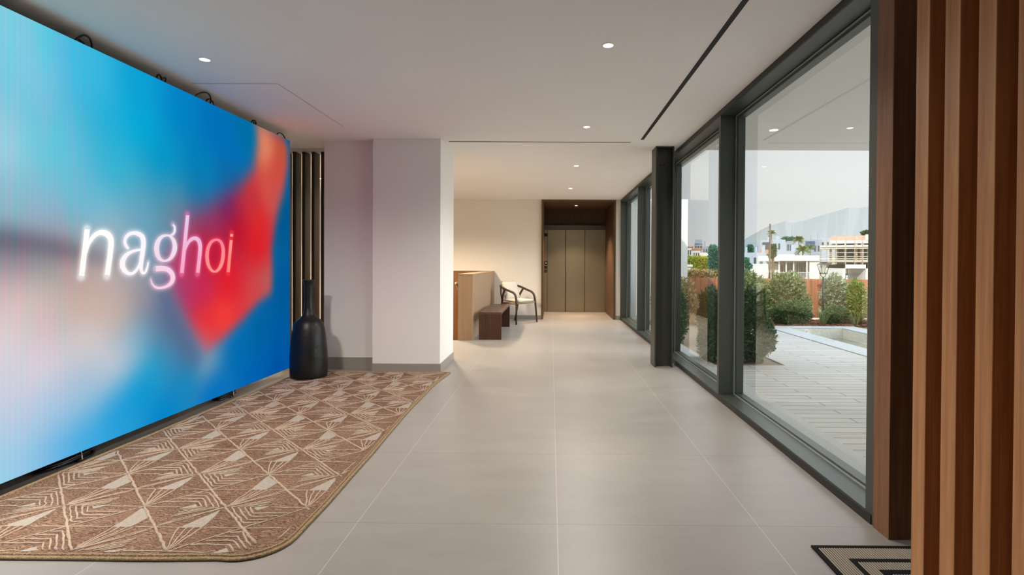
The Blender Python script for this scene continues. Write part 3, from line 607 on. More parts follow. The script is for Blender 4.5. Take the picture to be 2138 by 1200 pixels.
# ================================================================== rug
def jute():
    m, nt, b = new_mat('jute'); N = nt.nodes.new; Lk = nt.links.new
    g = N('ShaderNodeTexCoord'); mp = N('ShaderNodeMapping'); Lk(g.outputs['Object'], mp.inputs[0])
    n0 = N('ShaderNodeTexNoise'); n0.inputs['Scale'].default_value = 14; n0.inputs['Detail'].default_value = 3; Lk(mp.outputs[0], n0.inputs['Vector'])
    va = N('ShaderNodeVectorMath'); va.operation = 'MULTIPLY_ADD'; va.inputs[1].default_value = (.09, .09, 0); Lk(n0.outputs['Color'], va.inputs[0]); Lk(mp.outputs[0], va.inputs[2])
    n = N('ShaderNodeTexWave'); n.wave_type = 'RINGS'; n.inputs['Scale'].default_value = 22; n.inputs['Distortion'].default_value = 7; n.inputs['Detail'].default_value = 3; n.inputs['Detail Scale'].default_value = 2
    Lk(va.outputs[0], n.inputs['Vector'])
    n2 = N('ShaderNodeTexNoise'); n2.inputs['Scale'].default_value = 120; n2.inputs['Detail'].default_value = 3; Lk(va.outputs[0], n2.inputs['Vector'])
    n3 = N('ShaderNodeTexNoise'); n3.inputs['Scale'].default_value = 2.2; Lk(mp.outputs[0], n3.inputs['Vector'])
    mu = N('ShaderNodeMath'); mu.operation = 'MULTIPLY'; mu.inputs[1].default_value = .30; Lk(n.outputs['Fac'], mu.inputs[0])
    m2 = N('ShaderNodeMath'); m2.operation = 'MULTIPLY_ADD'; m2.inputs[1].default_value = .62; Lk(n2.outputs['Fac'], m2.inputs[0]); Lk(mu.outputs[0], m2.inputs[2])
    m3 = N('ShaderNodeMath'); m3.operation = 'MULTIPLY_ADD'; m3.inputs[1].default_value = .3; Lk(n3.outputs['Fac'], m3.inputs[0]); Lk(m2.outputs[0], m3.inputs[2])
    r = N('ShaderNodeValToRGB'); r.color_ramp.elements[0].position = .36; r.color_ramp.elements[1].position = .85
    r.color_ramp.elements[0].color = (*s2l((82, 56, 42)), 1); r.color_ramp.elements[1].color = (*s2l((158, 128, 104)), 1)
    e = r.color_ramp.elements.new(.6); e.color = (*s2l((122, 94, 76)), 1)
    Lk(m3.outputs[0], r.inputs[0]); Lk(r.outputs[0], b.inputs['Base Color'])
    bp = N('ShaderNodeBump'); bp.inputs['Strength'].default_value = .7; bp.inputs['Distance'].default_value = .006; Lk(m2.outputs[0], bp.inputs['Height']); Lk(bp.outputs[0], b.inputs['Normal'])
    b.inputs['Roughness'].default_value = .92; b.inputs['Specular IOR Level'].default_value = .15
jute()
mat('rug_cord', (180, 158, 138), .9, spec=.1, noise=.18, nscale=90, bump=.4, bscale=300)
mat('rug_patch', (172, 160, 146), .95, spec=.1, noise=.16, nscale=120, bump=.6, bscale=220)
mat('rug_braid', (160, 136, 104), .9, spec=.1, noise=.35, nscale=130, bump=.8, bscale=180)
RT = .011
rnd = random.Random(4)
def wav(s_): return .005*math.sin(s_*4.1)+.002*math.sin(s_*9.3+1)
out = []
for s_ in np.arange(-2.885, -1.34, .06): out.append((s_, 2.197+wav(s_)))
for a in np.linspace(-PI/2, 0, 8): out.append((-1.325+.18*math.cos(a), 2.375+.18*math.sin(a)))
for s_ in np.arange(2.42, 5.95, .06): out.append((float(np.interp(s_, [2.38, 2.7, 3.7, 4.6, 5.4, 5.95], [-1.143, -1.140, -1.166, -1.188, -1.183, -1.132]))+wav(s_)*.5, s_))
out += [(-1.128, 5.975), (-1.14, 5.992)]
for s_ in np.arange(-1.25, -2.78, -.08): out.append((s_, 6.0+wav(s_+3)))
out += [(-2.805, 5.99)]
for s_ in np.arange(5.93, 2.25, -.08): out.append((float(np.interp(s_, [2.2, 5.9], [-2.892, -2.805]))+wav(s_+1)*.5, s_))
rug = thing('rug', 'large brown jute rug with cream stitched triangles lying below the screen', 'rug', (-2.05, 4.1, 0))
mb = MB(); mb.prism(out, 0.0005, RT); mb.build('rug_pile', 'jute', rug, bevel=0)
mb = MB(); mb.tube([(x, y, .0075) for x, y in out], .0085, 8, closed=True, flat=.85)
inn = [(x+(-2.05-x)*.018 if abs(x+2.05) > .5 else x, y+(.022 if y < 2.5 else (-.022 if y > 5.9 else 0)), RT) for x, y in out]
mb.tube(inn, .006, 6, closed=True); mb.build('braided_edge', 'rug_braid', rug, smooth=True)
RX0, RY0, RS = -2.04, 2.655, .411
def inside(x, y):
    if x < -2.862+(y-2.2)*.0235 or x > -1.185-.022*math.sin(min(max((y-2.6)/3.0, 0), 1)*PI) or y < 2.235 or y > 5.965: return False
    return not (x > -1.35 and y < 2.40 and (x+1.35)+(2.40-y) > .19)
cords = MB(); patches = []
def cord(pts, r=.0048, step=.03):
    P_ = []
    for i in range(len(pts)-1):
        a, b = pts[i], pts[i+1]; n = max(1, int(math.hypot((b[0]-a[0]), (b[1]-a[1]))*RS/step))
        for k in range(n): P_.append((a[0]+(b[0]-a[0])*k/n, a[1]+(b[1]-a[1])*k/n))
    P_.append(pts[-1]); run = []
    def flush():
        if len(run) > 1: cords.tube([(x, y, RT+.0008) for x, y in run], [r*rnd.uniform(.75, 1.25) for _ in run], 6, flat=.75)
        run.clear()
    for u, v in P_:
        x, y = RX0+u*RS+rnd.uniform(-.0035, .0035), RY0+v*RS+rnd.uniform(-.0035, .0035)
        if inside(x, y): run.append((x, y))
        else: flush()
    flush()
def patch(pts):
    w = [(RX0+u*RS, RY0+v*RS) for u, v in pts]
    n = len(w); fine = []
    for i in range(n):
        a, b = w[i], w[(i+1) % n]
        for k in range(4): fine.append((a[0]+(b[0]-a[0])*k/4+rnd.uniform(-.003, .003), a[1]+(b[1]-a[1])*k/4+rnd.uniform(-.003, .003)))
    fine = [(min(max(x, -2.855+(y-2.2)*.0235), -1.20), min(max(y, 2.235), 5.965)) for x, y in fine]
    xs = [p[0] for p in fine]; ys = [p[1] for p in fine]
    if max(xs)-min(xs) < .03 or max(ys)-min(ys) < .03: return
    mp_ = MB(); mp_.prism(fine, RT-.001, RT+.0016); patches.append(mp_)
for j in range(-2, 10):
    for i in range(-3, 4):
        B = (i+j) % 2 == 0
        T = lambda p: [(i+a, j+b) for a, b in p]
        # lattice
        cord(T([(0, 0), (.5, -.5), (1, -1)]), .0062); cord(T([(0, 0), (.5, -.5), (1, -1)]), .0045)
        cord(T([(0, 0), (.5, .5), (1, 1)]), .0045)
        cord(T([(.27 if B else .1, -.5), (1.0, -.5)]), .004)
        # wedge below node and rays into the node underneath
        if B:
            patch(T([(0, -.03), (.26, -.27), (.22, -.5), (.02, -.5)])); xs = (.03, .11, .19, .25)
        else:
            patch(T([(-.02, -.06), (-.22, -.5), (.03, -.5), (.02, -.25)])); xs = (-.23, -.14, -.05, .03)
        for q in xs: cord(T([(q, -.5), (q*.75, -.66), (q*.12, -.96)]), .0045)
        # horizontal diamond to the right of the node
        if B:       # nested chevrons close on the right node
            R_ = lambda p: T(p)
        else:       # the same drawing turned half way round
            R_ = lambda p: T([(1-a, -b) for a, b in p])
        for k in range(4):
            e_ = 1-.075*(k+1); h = .40-.085*k
            cord(R_([(h+.02, h*.96), (e_-h+.02, h), (e_, 0), (e_-h*.95-.04, -h*.62)]), .0050)
        cord(R_([(0, 0), (.46, -.01)]), .0042)
        cord(R_([(.50, -.44), (.97, -.02)]), .004)
        patch(R_([(.45, -.05), (.57, .075), (.65, .0), (.50, -.04)]))
cords.build('stitched_cords', 'rug_cord', rug, smooth=True)
for mp_ in patches: mp_.build('cream_patch', 'rug_patch', rug)

# ================================================================== vase
m, nt, b = new_mat('black_clay')
tcn = nt.nodes.new('ShaderNodeTexCoord'); n = nt.nodes.new('ShaderNodeTexNoise'); n.inputs['Scale'].default_value = 9; n.inputs['Detail'].default_value = 6
bp = nt.nodes.new('ShaderNodeBump'); bp.inputs['Strength'].default_value = .5; bp.inputs['Distance'].default_value = .012
nt.links.new(tcn.outputs['Object'], n.inputs['Vector']); nt.links.new(n.outputs['Fac'], bp.inputs['Height']); nt.links.new(bp.outputs[0], b.inputs['Normal'])
mr = nt.nodes.new('ShaderNodeMapRange'); mr.inputs['To Min'].default_value = .28; mr.inputs['To Max'].default_value = .52
nt.links.new(n.outputs['Fac'], mr.inputs['Value']); nt.links.new(mr.outputs[0], b.inputs['Roughness'])
b.inputs['Base Color'].default_value = (.007, .007, .0065, 1); b.inputs['Specular IOR Level'].default_value = .4
VX, VY = -2.60, 5.70
prof = [(.17, 0), (.184, .004), (.189, .03), (.190, .10), (.188, .22), (.181, .34), (.172, .44), (.160, .52), (.146, .575), (.125, .607), (.098, .628), (.070, .655), (.056, .69), (.049, .74),
        (.046, .82), (.046, .90), (.048, .97), (.053, 1.01), (.062, 1.028), (.064, 1.036), (.060, 1.042), (.050, 1.040), (.043, 1.02), (.040, .95), (.038, .80)]
mb = MB(); mb.lathe(prof, (VX, VY, RT+.004), 56); 
for i, v in enumerate(mb.v):                      # hand-made unevenness
    x, y, z = v; a = math.atan2(y-VY, x-VX); k = 1+.012*math.sin(a*2+z*5)+.008*math.sin(a*3-z*9+1); k = 1+(k-1)*min(1, z*5)
    mb.v[i] = (VX+(x-VX)*k, VY+(y-VY)*k, z)
tag(mb.build('floor_vase', 'black_clay', smooth=True), 'tall black clay bottle vase standing on the far corner of the rug', 'vase')

# ================================================================== wooden fins, post, doormat
for k, lb in enumerate(('wooden fin standing farthest from the viewer, next to the window post', 'second wooden fin from the window', 'third wooden fin from the window',
                        'wooden fin cut by the right edge of the picture')):
    y1 = 1.6175-.117*k; mb = MB(); mb.box(1.1, 1.235, y1-.0555, y1, 0, CH)
    tag(mb.build('wooden_fin', 'fin_wood', bevel=.0012, seg=1), lb, 'wooden fin', 'vertical wooden fins on the right')
for k, lb in ((4, 'wooden fin just outside the right edge of the picture'), (5, 'wooden fin beside the viewer, next to last'), (6, 'last wooden fin, beside the viewer')):
    y1 = 1.6175-.117*k; mb = MB(); mb.box(1.1, 1.235, y1-.0555, y1, 0, CH)
    tag(mb.build('wooden_fin', 'fin_wood', bevel=.0012, seg=1), lb, 'wooden fin', 'vertical wooden fins on the right')
mb = MB(); mb.box(1.543, 1.90, 2.418, 2.538, 0, CH)
tag(mb.build('window_post', 'post_wood', bevel=.0015, seg=1), 'broad wooden post between the window frame and the fins', 'post')
mat('mat_black', (26, 25, 24), .9, spec=.2)
mat('mat_light', (176, 166, 150), .9, spec=.1)
mt = thing('doormat', 'ribbed beige doormat with black border and black inner rectangle', 'doormat', (1.66, 1.99, 0))
X0m, X1m, Y0m, Y1m = 1.158, 2.25, 1.66, 2.350
mb = MB(); mb.box(X0m, X1m, Y0m, Y1m, .0003, .005); mb.build('mat_base', 'mat_black', mt)
def ring(mb, i, w, z=.0085):
    a, b_, c, d = X0m+i, X1m-i, Y0m+i, Y1m-i
    mb.box(a, b_, c, c+w, .004, z); mb.box(a, b_, d-w, d, .004, z); mb.box(a, a+w, c+w, d-w, .004, z); mb.box(b_-w, b_, c+w, d-w, .004, z)
mb = MB(); ring(mb, 0, .018, .009); mb.build('border', 'mat_black', mt)
mb = MB(); ring(mb, .105, .022, .0088); ring(mb, .185, .03, .0088); mb.build('inner_border', 'mat_black', mt)
mb = MB()
x = X0m+.024
while x < X1m-.02:
    for (i0, i1) in ((.02, .104), (.128, .184), (.216, .33)):
        a, b_, c, d = X0m+i0, X1m-i0, Y0m+i0, Y1m-i0
        if not (a <= x <= b_-.005): continue
        ia, ib, ic, id_ = X0m+i1, X1m-i1, Y0m+i1, Y1m-i1
        if ia <= x <= ib and i1 < .33: mb.box(x, x+.0055, c, ic, .004, .0078); mb.box(x, x+.0055, id_, d, .004, .0078)
        else: mb.box(x, x+.0055, c, d, .004, .0078)
    x += .011
mb.build('ribs', 'mat_light', mt)

# ================================================================== stair parapet, handrail, bench, armchair
pt = thing('stair_parapet', 'light oak clad parapet wall around the stairs behind the bench', 'parapet', (-1.37, 10.15, 0))
mb = MB(); mb.box(-1.488, -1.255, 8.53, 11.84, 0, 1.055); mb.build('parapet_wall', 'oak_light', pt, bevel=.002, seg=1)
mb = MB(); mb.box(-1.492, -1.251, 8.526, 11.845, 1.055, 1.067); mb.build('coping', 'oak_light', pt, bevel=.001, seg=1)
mb = MB(); mb.box(-3.40, -1.492, 11.72, 11.845, 0, 1.067); mb.build('return_panel', 'stair_wood', pt)
hr = thing('handrail', 'slim metal handrail on the stair side of the oak parapet', 'handrail', (-1.53, 9.2, .9))
mb = MB(); mb.tube([(-1.545, 8.60, .90), (-1.545, 8.75, .92), (-1.545, 9.4, .55), (-1.545, 11.0, -.45)], .018, 12); mb.build('rail', 'chrome', hr, smooth=True)
for y, z in ((8.75, .88), (9.9, .20)):
    mb = MB(); mb.tube([(-1.489, y, z-.07), (-1.53, y, z-.07), (-1.545, y, z-.015)], .007, 8); mb.lathe([(.022, 0), (.022, .006)], (-1.52, y, z-.075), 16); mb.build('bracket', 'chrome', hr)

bt = thing('bench', 'low dark walnut bench with solid panel ends beside the oak parapet', 'bench', (-.985, 9.52, 0))
BX0, BX1, BYa, BYb, BZ = -1.165, -.798, 8.63, 10.40, .445
mb = MB(); mb.box(BX0, BX1, BYa, BYb, BZ-.035, BZ); mb.build('bench_top', 'walnut_y', bt, bevel=.002, seg=1)
for ya, yb in ((BYa, BYa+.035), (BYb-.035, BYb)):
    mb = MB(); mb.box(BX0, BX1, ya, yb, 0, BZ-.035); mb.build('end_panel', 'walnut', bt, bevel=.002, seg=1)
mb = MB(); mb.box(BX0+.02, BX0+.045, BYa+.035, BYb-.035, .30, BZ-.035); mb.build('back_rail', 'walnut', bt)

ang = math.atan2(-.62, .78)+PI/2-PI       # chair front (local -Y) looks towards (+.78, -.62)
ang = math.atan2(.78, .62)
ch = thing('armchair', 'dark wooden armchair with curved arms and cream cushions by the back wall', 'armchair', (-.70, 11.16, 0), ang)
def sm(p, n=5):
    p = [Vector(q) for q in p]; o = []
    for i in range(len(p)-1):
        a = p[max(i-1, 0)]; b = p[i]; c = p[i+1]; d = p[min(i+2, len(p)-1)]
        for k in range(n):
            t_ = k/n; o.append(.5*((2*b)+(c-a)*t_+(2*a-5*b+4*c-d)*t_*t_+(3*b-a-3*c+d)*t_**3))
    return o+[p[-1]]
hoop = [(.285, -.10, .655), (.292, .02, .69), (.285, .16, .735), (.235, .265, .765), (.12, .325, .775), (0, .34, .778)]
hoop = hoop+[(-x, y, z) for x, y, z in hoop[-2::-1]]
mb = MB(); mb.tube(sm(hoop), .021, 10, flat=1.1); mb.build('arm_rail', 'chair_wood', ch, smooth=True, local=True)
for s in (1, -1):
    mb = MB(); q = sm([(.325*s, -.27, 0), (.305*s, -.255, .30), (.292*s, -.235, .50), (.288*s, -.205, .59), (.286*s, -.155, .635), (.286*s, -.10, .655)])
    mb.tube(q, [.017+.007*min(1, i/10) for i in range(len(q))], 10); mb.build('front_leg', 'chair_wood', ch, smooth=True, local=True)
    mb = MB(); q = sm([(.255*s, .30, 0), (.245*s, .235, .22), (.250*s, .20, .42), (.262*s, .17, .56), (.283*s, .09, .70)])
    mb.tube(q, [.016+.006*min(1, i/8) for i in range(len(q))], 10); mb.build('back_leg', 'chair_wood', ch, smooth=True, local=True)
    mb = MB(); q = sm([(.250*s, .205, .46), (.215*s, .27, .62), (.19*s, .295, .765)]); mb.tube(q, .014, 8); mb.build('back_strut', 'chair_wood', ch, smooth=True, local=True)
    mb = MB(); mb.tube([(.295*s, -.24, .425), (.250*s, .205, .41)], .021, 8); mb.build('side_rail', 'cord_seat', ch, smooth=True, local=True)
mb = MB(); mb.tube([(-.29, -.235, .425), (.29, -.235, .425)], .021, 8); mb.build('front_rail', 'cord_seat', ch, smooth=True, local=True)
mb = MB(); mb.tube([(-.25, .20, .41), (.25, .20, .41)], .013, 8); mb.build('rear_rail', 'chair_wood', ch, smooth=True, local=True)
mb = MB(); mb.add([(-.27, -.25, .405), (.27, -.25, .405), (.24, .20, .395), (-.24, .20, .395), (-.27, -.25, .445), (.27, -.25, .445), (.24, .20, .430), (-.24, .20, .430)],
                  [(0,3,2,1),(4,5,6,7),(0,1,5,4),(1,2,6,5),(2,3,7,6),(3,0,4,7)]); mb.build('woven_seat', 'cord_seat', ch, bevel=.012, local=True)
def pillow(name, w, d, h, parent, loc, rx, mtl='cream_fabric'):
    n = 14; vs = []; fs = []
    for sgn in (1, -1):
        for i in range(n+1):
            for j in range(n+1):
                u, v = -1+2*i/n, -1+2*j/n; k = ((1-u**6)*(1-v**6))**.45
                pin = 1-.05*(1-abs(u))*abs(v)**3; pin2 = 1-.05*(1-abs(v))*abs(u)**3
                vs.append((u*w/2*pin2, v*d/2*pin, sgn*h/2*k))
    N_ = (n+1)*(n+1)
    for s_ in (0, 1):
        for i in range(n):
            for j in range(n):
                a = s_*N_+i*(n+1)+j; fs.append((a, a+1, a+n+2, a+n+1))
    mb = MB(); R = Matrix.Rotation(rx, 3, 'X')
    mb.add([R @ Vector(v)+Vector(loc) for v in vs], fs)
    o = mb.build(name, mtl, parent, smooth=True, local=True)
    bm = bmesh.new(); bm.from_mesh(o.data); bmesh.ops.remove_doubles(bm, verts=bm.verts, dist=.0005); bmesh.ops.recalc_face_normals(bm, faces=bm.faces); bm.to_mesh(o.data); bm.free()
    return o
pillow('seat_cushion', .50, .46, .06, ch, (0, -.03, .472), math.radians(2))
pillow('back_cushion', .44, .40, .12, ch, (0, .185, .665), math.radians(72))

# ================================================================== outside
# canopy and façade
mb = MB(); mb.box(1.78, 10.5, -4.0, 6.80, 2.70, 3.0); mb.box(1.78, 1.97, 6.80, 12.1, 2.70, 3.0)
struct('ceiling_canopy', mb, 'plaster', 'white soffit of the terrace canopy')
mb = MB(); mb.box(-5.2, 1.78, -3.2, 14.0, 2.95, 3.25); struct('ceiling_roof', mb, 'plaster')
mb = MB(); mb.box(1.78, 3.08, 12.0, 12.25, -.3, 2.70); struct('wall_wing', mb, 'white_paint', 'white outside wall beyond the hedge')
mb = MB(); mb.box(1.72, 1.80, 11.86, 13.9, 0, 2.7); struct('wall_lift_side', mb, 'white_paint')
t = thing('downlight', 'spotlight in the white canopy outside, seen through the nearest window', 'ceiling light', (2.40, 5.77, 2.70), group=None)
mb = MB(); mb.lathe([(.052, .001), (.052, -.003), (.045, -.004), (.045, .001)], (2.40, 5.77, 2.70), 28, cap=False); mb.build('trim_ring', 'white_paint', t)
mb = MB(); mb.lathe([(.0005, -.001), (.045, -.001), (.045, .0005), (.0005, .0005)], (2.40, 5.77, 2.70), 28, cap=False); mb.build('lens', 'lamp_glow', t)
lamp(t, 12)

def paver_mat():
    m, nt, b = new_mat('paving'); N = nt.nodes.new; Lk = nt.links.new
    g = N('ShaderNodeNewGeometry'); br = N('ShaderNodeTexBrick')
    br.offset = .41; br.offset_frequency = 2; br.squash = 1
    br.inputs['Scale'].default_value = 1; br.inputs['Mortar Size'].default_value = .006; br.inputs['Brick Width'].default_value = .95; br.inputs['Row Height'].default_value = .125
    br.inputs['Color1'].default_value = (*s2l((176, 174, 168)), 1); br.inputs['Color2'].default_value = (*s2l((165, 163, 157)), 1); br.inputs['Mortar'].default_value = (*s2l((92, 92, 88)), 1)
    Lk(g.outputs['Position'], br.inputs['Vector'])
    mp = N('ShaderNodeMapping'); mp.inputs['Scale'].default_value = (1, 9, 1); Lk(g.outputs['Position'], mp.inputs[0])
    n = N('ShaderNodeTexNoise'); n.inputs['Scale'].default_value = 2.2; n.inputs['Detail'].default_value = 6; Lk(mp.outputs[0], n.inputs['Vector'])
    mr = N('ShaderNodeMapRange'); mr.inputs['From Min'].default_value = .3; mr.inputs['From Max'].default_value = .7; mr.inputs['To Min'].default_value = .86; mr.inputs['To Max'].default_value = 1.06
    Lk(n.outputs['Fac'], mr.inputs['Value']); hs = N('ShaderNodeHueSaturation'); Lk(br.outputs['Color'], hs.inputs['Color']); Lk(mr.outputs[0], hs.inputs['Value']); Lk(hs.outputs[0], b.inputs['Base Color'])
    bp = N('ShaderNodeBump'); bp.inputs['Strength'].default_value = .4; bp.inputs['Distance'].default_value = .006; Lk(n.outputs['Fac'], bp.inputs['Height']); Lk(bp.outputs[0], b.inputs['Normal'])
    b.inputs['Roughness'].default_value = .6
paver_mat()
mat('granite', (166, 168, 166), .7, noise=.16, nscale=140, bump=.3, bscale=160)
mat('pool_stone', (216, 212, 198), .7, noise=.14, nscale=40, bump=.3, bscale=60)
mat('soil', (142, 126, 106), .95, spec=.1, noise=.25, nscale=14, bump=.8, bscale=30)
mat('far_ground', (132, 130, 112), .95, spec=.1, noise=.2, nscale=.1)
def fence_mat():
    m, nt, b = new_mat('fence_paint'); N = nt.nodes.new; Lk = nt.links.new
    g = N('ShaderNodeNewGeometry'); mp = N('ShaderNodeMapping'); mp.inputs['Scale'].default_value = (5, 5, .7); Lk(g.outputs['Position'], mp.inputs[0])
    n = N('ShaderNodeTexNoise'); n.inputs['Scale'].default_value = 2; n.inputs['Detail'].default_value = 8; n.inputs['Roughness'].default_value = .7; Lk(mp.outputs[0], n.inputs['Vector'])
    r = N('ShaderNodeValToRGB'); r.color_ramp.elements[0].position = .3; r.color_ramp.elements[1].position = .72
    r.color_ramp.elements[0].color = (*s2l((122, 74, 48)), 1); r.color_ramp.elements[1].color = (*s2l((176, 116, 78)), 1)
    Lk(n.outputs['Fac'], r.inputs[0]); Lk(r.outputs[0], b.inputs['Base Color']); b.inputs['Roughness'].default_value = .7
fence_mat()

PX0, PX1, PY0, PY1 = 4.72, 5.76, 2.2, 10.5       # pool opening
mb = MB()
mb.box(1.78, 2.06, .5, 12.0, -.12, -.010); struct('floor_gravel_strip', mb, 'granite', 'speckled granite strip along the windows')
mb = MB(); mb.box(2.06, 4.33, .5, 6.66, -.12, -.012); mb.box(2.94, 4.33, 6.66, 10.85, -.12, -.012); mb.box(6.15, 12.0, .5, 10.2, -.12, -.012); mb.box(4.33, 6.15, .5, 1.85, -.12, -.012)
struct('floor_patio', mb, 'paving', 'pale terrace paving with plank-like joints')
mb = MB(); mb.box(2.06, 2.94, 6.66, 12.0, -.14, -.03); struct('floor_bed', mb, 'soil', 'bare soil of the planting bed')
mb = MB(); mb.box(2.94, 12.0, 10.85, 12.05, -.14, -.03); struct('floor_bed_back', mb, 'soil', 'planting bed in front of the fence')
mb = MB(); mb.box(3.0, 12.0, 12.05, 12.18, -.14, .03); struct('trim_kerb', mb, 'white_paint', 'white kerb at the foot of the fence')
mb = MB(); mb.box(1.78, 12, -4, .5, -.12, -.012); struct('floor_patio_near', mb, 'granite')
# pool
pl = thing('pool', 'narrow rectangular stone pool with raised rim and shallow water', 'pool', (5.24, 6.3, -.35))
mb = MB(); mb.box(4.335, PX0, 1.86, 10.84, -.12, 0); mb.box(PX1, 6.145, 1.86, 10.84, -.12, 0); mb.box(PX0, PX1, PY1, 10.84, -.12, 0); mb.box(PX0, PX1, 1.86, PY0, -.12, 0)
mb.build('stone_rim', 'granite', pl, bevel=.006)
mb = MB(); q_ = .008; mb.box(PX0-.05, PX0+q_, PY0-.05, PY1+.05, -.35, -.02); mb.box(PX1-q_, PX1+.05, PY0-.05, PY1+.05, -.35, -.02); mb.box(PX0+q_, PX1-q_, PY1-q_, PY1+.05, -.35, -.02); mb.box(PX0+q_, PX1-q_, PY0-.05, PY0+q_, -.35, -.02)
mb.box(PX0-.05, PX1+.05, PY0-.05, PY1+.05, -.40, -.35); mb.build('basin', 'pool_stone', pl)
m, nt, b = new_mat('water'); b.inputs['Base Color'].default_value = (*s2l((142, 146, 128)), 1); b.inputs['Roughness'].default_value = .12; b.inputs['Specular IOR Level'].default_value = .35; b.inputs['Alpha'].default_value = .9
n = nt.nodes.new('ShaderNodeTexNoise'); n.inputs['Scale'].default_value = 7; bp = nt.nodes.new('ShaderNodeBump'); bp.inputs['Strength'].default_value = .12
nt.links.new(n.outputs['Fac'], bp.inputs['Height']); nt.links.new(bp.outputs[0], b.inputs['Normal'])
mb = MB(); mb.add([(PX0, PY0, -.20), (PX1, PY0, -.20), (PX1, PY1, -.20), (PX0, PY1, -.20)], [(0,1,2,3)]); mb.build('water', 'water', pl)
mb = MB()
for k in range(24):
    a, c = 2*PI*k/24, 2*PI*(k+1)/24
    q = []
    for (r_, y_) in ((.022, PY1-.022), (.052, PY1-.022), (.052, PY1), (.022, PY1)): q.append((r_, y_))
    for i in range(4):
        (ra, ya), (rb, yb) = q[i], q[(i+1) % 4]
        mb.add([(5.04+ra*math.cos(a), ya, -.075+ra*math.sin(a)), (5.04+ra*math.cos(c), ya, -.075+ra*math.sin(c)), (5.04+rb*math.cos(c), yb, -.075+rb*math.sin(c)), (5.04+rb*math.cos(a), yb, -.075+rb*math.sin(a))], [(0,1,2,3)])
noz = mb.build('water_inlet', 'white_plastic', pl); noz['label'] = 'round white inlet'
mb = MB(); mb.add([(5.04+.022*math.cos(2*PI*k/20), PY1-.004, -.075+.022*math.sin(2*PI*k/20)) for k in range(20)], [tuple(range(20))]); mb.build('inlet_hole', 'black_plastic', noz)

# fence: boards
fe = thing('fence', 'rust brown upright board fence behind the bushes', 'fence', (7.0, 12.3, -.1))
rnd = random.Random(8); x = 3.05; mb = MB()
while x < 12.5:
    w = rnd.uniform(.13, .17); mb.box(x, x+w, 12.28+rnd.uniform(-.006, .006), 12.31, -.12, .935-.006*(x-3)); x += w+.004
mb.build('board_panel', 'fence_paint', fe)
for x in (3.15, 4.65, 6.15, 7.65, 9.15, 10.65):
    mb = MB(); mb.box(x, x+.09, 12.24, 12.28, -.12, .925-.006*(x-3)); mb.build('fence_post', 'fence_paint', fe)

# ---- planting
def leaf_mat(name, c1, c2, rough=.45, trans=.25):
    m, nt, b = new_mat(name); N = nt.nodes.new; Lk = nt.links.new
    g = N('ShaderNodeNewGeometry'); r = N('ShaderNodeValToRGB'); r.color_ramp.elements[0].color = (*s2l(c1), 1); r.color_ramp.elements[1].color = (*s2l(c2), 1)
    Lk(g.outputs['Random Per Island'], r.inputs[0]); Lk(r.outputs[0], b.inputs['Base Color']); b.inputs['Roughness'].default_value = rough
    tr = N('ShaderNodeBsdfTranslucent'); Lk(r.outputs[0], tr.inputs[0]); x = N('ShaderNodeMixShader'); x.inputs[0].default_value = trans
    o = nt.nodes['Material Output']; Lk(b.outputs[0], x.inputs[1]); Lk(tr.outputs[0], x.inputs[2]); Lk(x.outputs[0], o.inputs[0])
leaf_mat('leaf_dark', (34, 62, 28), (74, 108, 54))
leaf_mat('leaf_olive', (72, 90, 48), (136, 148, 94))
leaf_mat('leaf_grey', (110, 120, 92), (168, 174, 140))
leaf_mat('leaf_bright', (96, 128, 30), (196, 206, 84))
leaf_mat('leaf_lime', (72, 98, 34), (140, 156, 70))
leaf_mat('leaf_pale', (146, 150, 104), (198, 198, 150))
leaf_mat('leaf_dry', (120, 104, 66), (178, 158, 108))
leaf_mat('leaf_conifer', (50, 96, 78), (92, 140, 116))
leaf_mat('leaf_palm', (62, 88, 40), (140, 158, 74))
mat('bark', (92, 74, 54), .9, noise=.2, nscale=20)
mat('stone_pale', (196, 196, 186), .9)

def foliage(shape, n, size, rng, aspect=2.1, up=.3):
    """leaves scattered through a volume; shape(rng, n) gives points and outward directions"""
    P_, D_ = shape(rng, n)
    D_ = D_+rng.normal(0, .75, D_.shape); D_[:, 2] += up; D_ /= np.linalg.norm(D_, axis=1, keepdims=True)
    S_ = np.cross(D_, rng.normal(0, 1, D_.shape)); S_ /= np.linalg.norm(S_, axis=1, keepdims=True)
    U_ = np.cross(S_, D_); l = size*rng.uniform(.6, 1.2, (n, 1)); w = l/aspect/2
    base = P_; tip = P_+D_*l; mid = P_+D_*l*.5
    v = np.stack([base, mid+S_*w+U_*w*.35, tip, mid-S_*w+U_*w*.35], 1).reshape(-1, 3)
    f = np.arange(n*4).reshape(n, 4)
    return v, np.concatenate([f[:, [0, 1, 2]], f[:, [0, 2, 3]]])
def blob(c, r, hollow=.55, box=0):
    c = np.array(c); r = np.array(r)
    def fn(rng, n):
        d = rng.normal(0, 1, (n, 3)); d /= np.linalg.norm(d, axis=1, keepdims=True)
        if box:
            m_ = np.abs(d).max(axis=1, keepdims=True); d = d*(1-box)+d/m_*box
        k = rng.uniform(hollow**3, 1, (n, 1))**(1/3); lump = 1+.10*np.sin(d[:, :1]*7+d[:, 2:3]*9+c[0]*3)
        return c+d*k*r*lump, d
    return fn
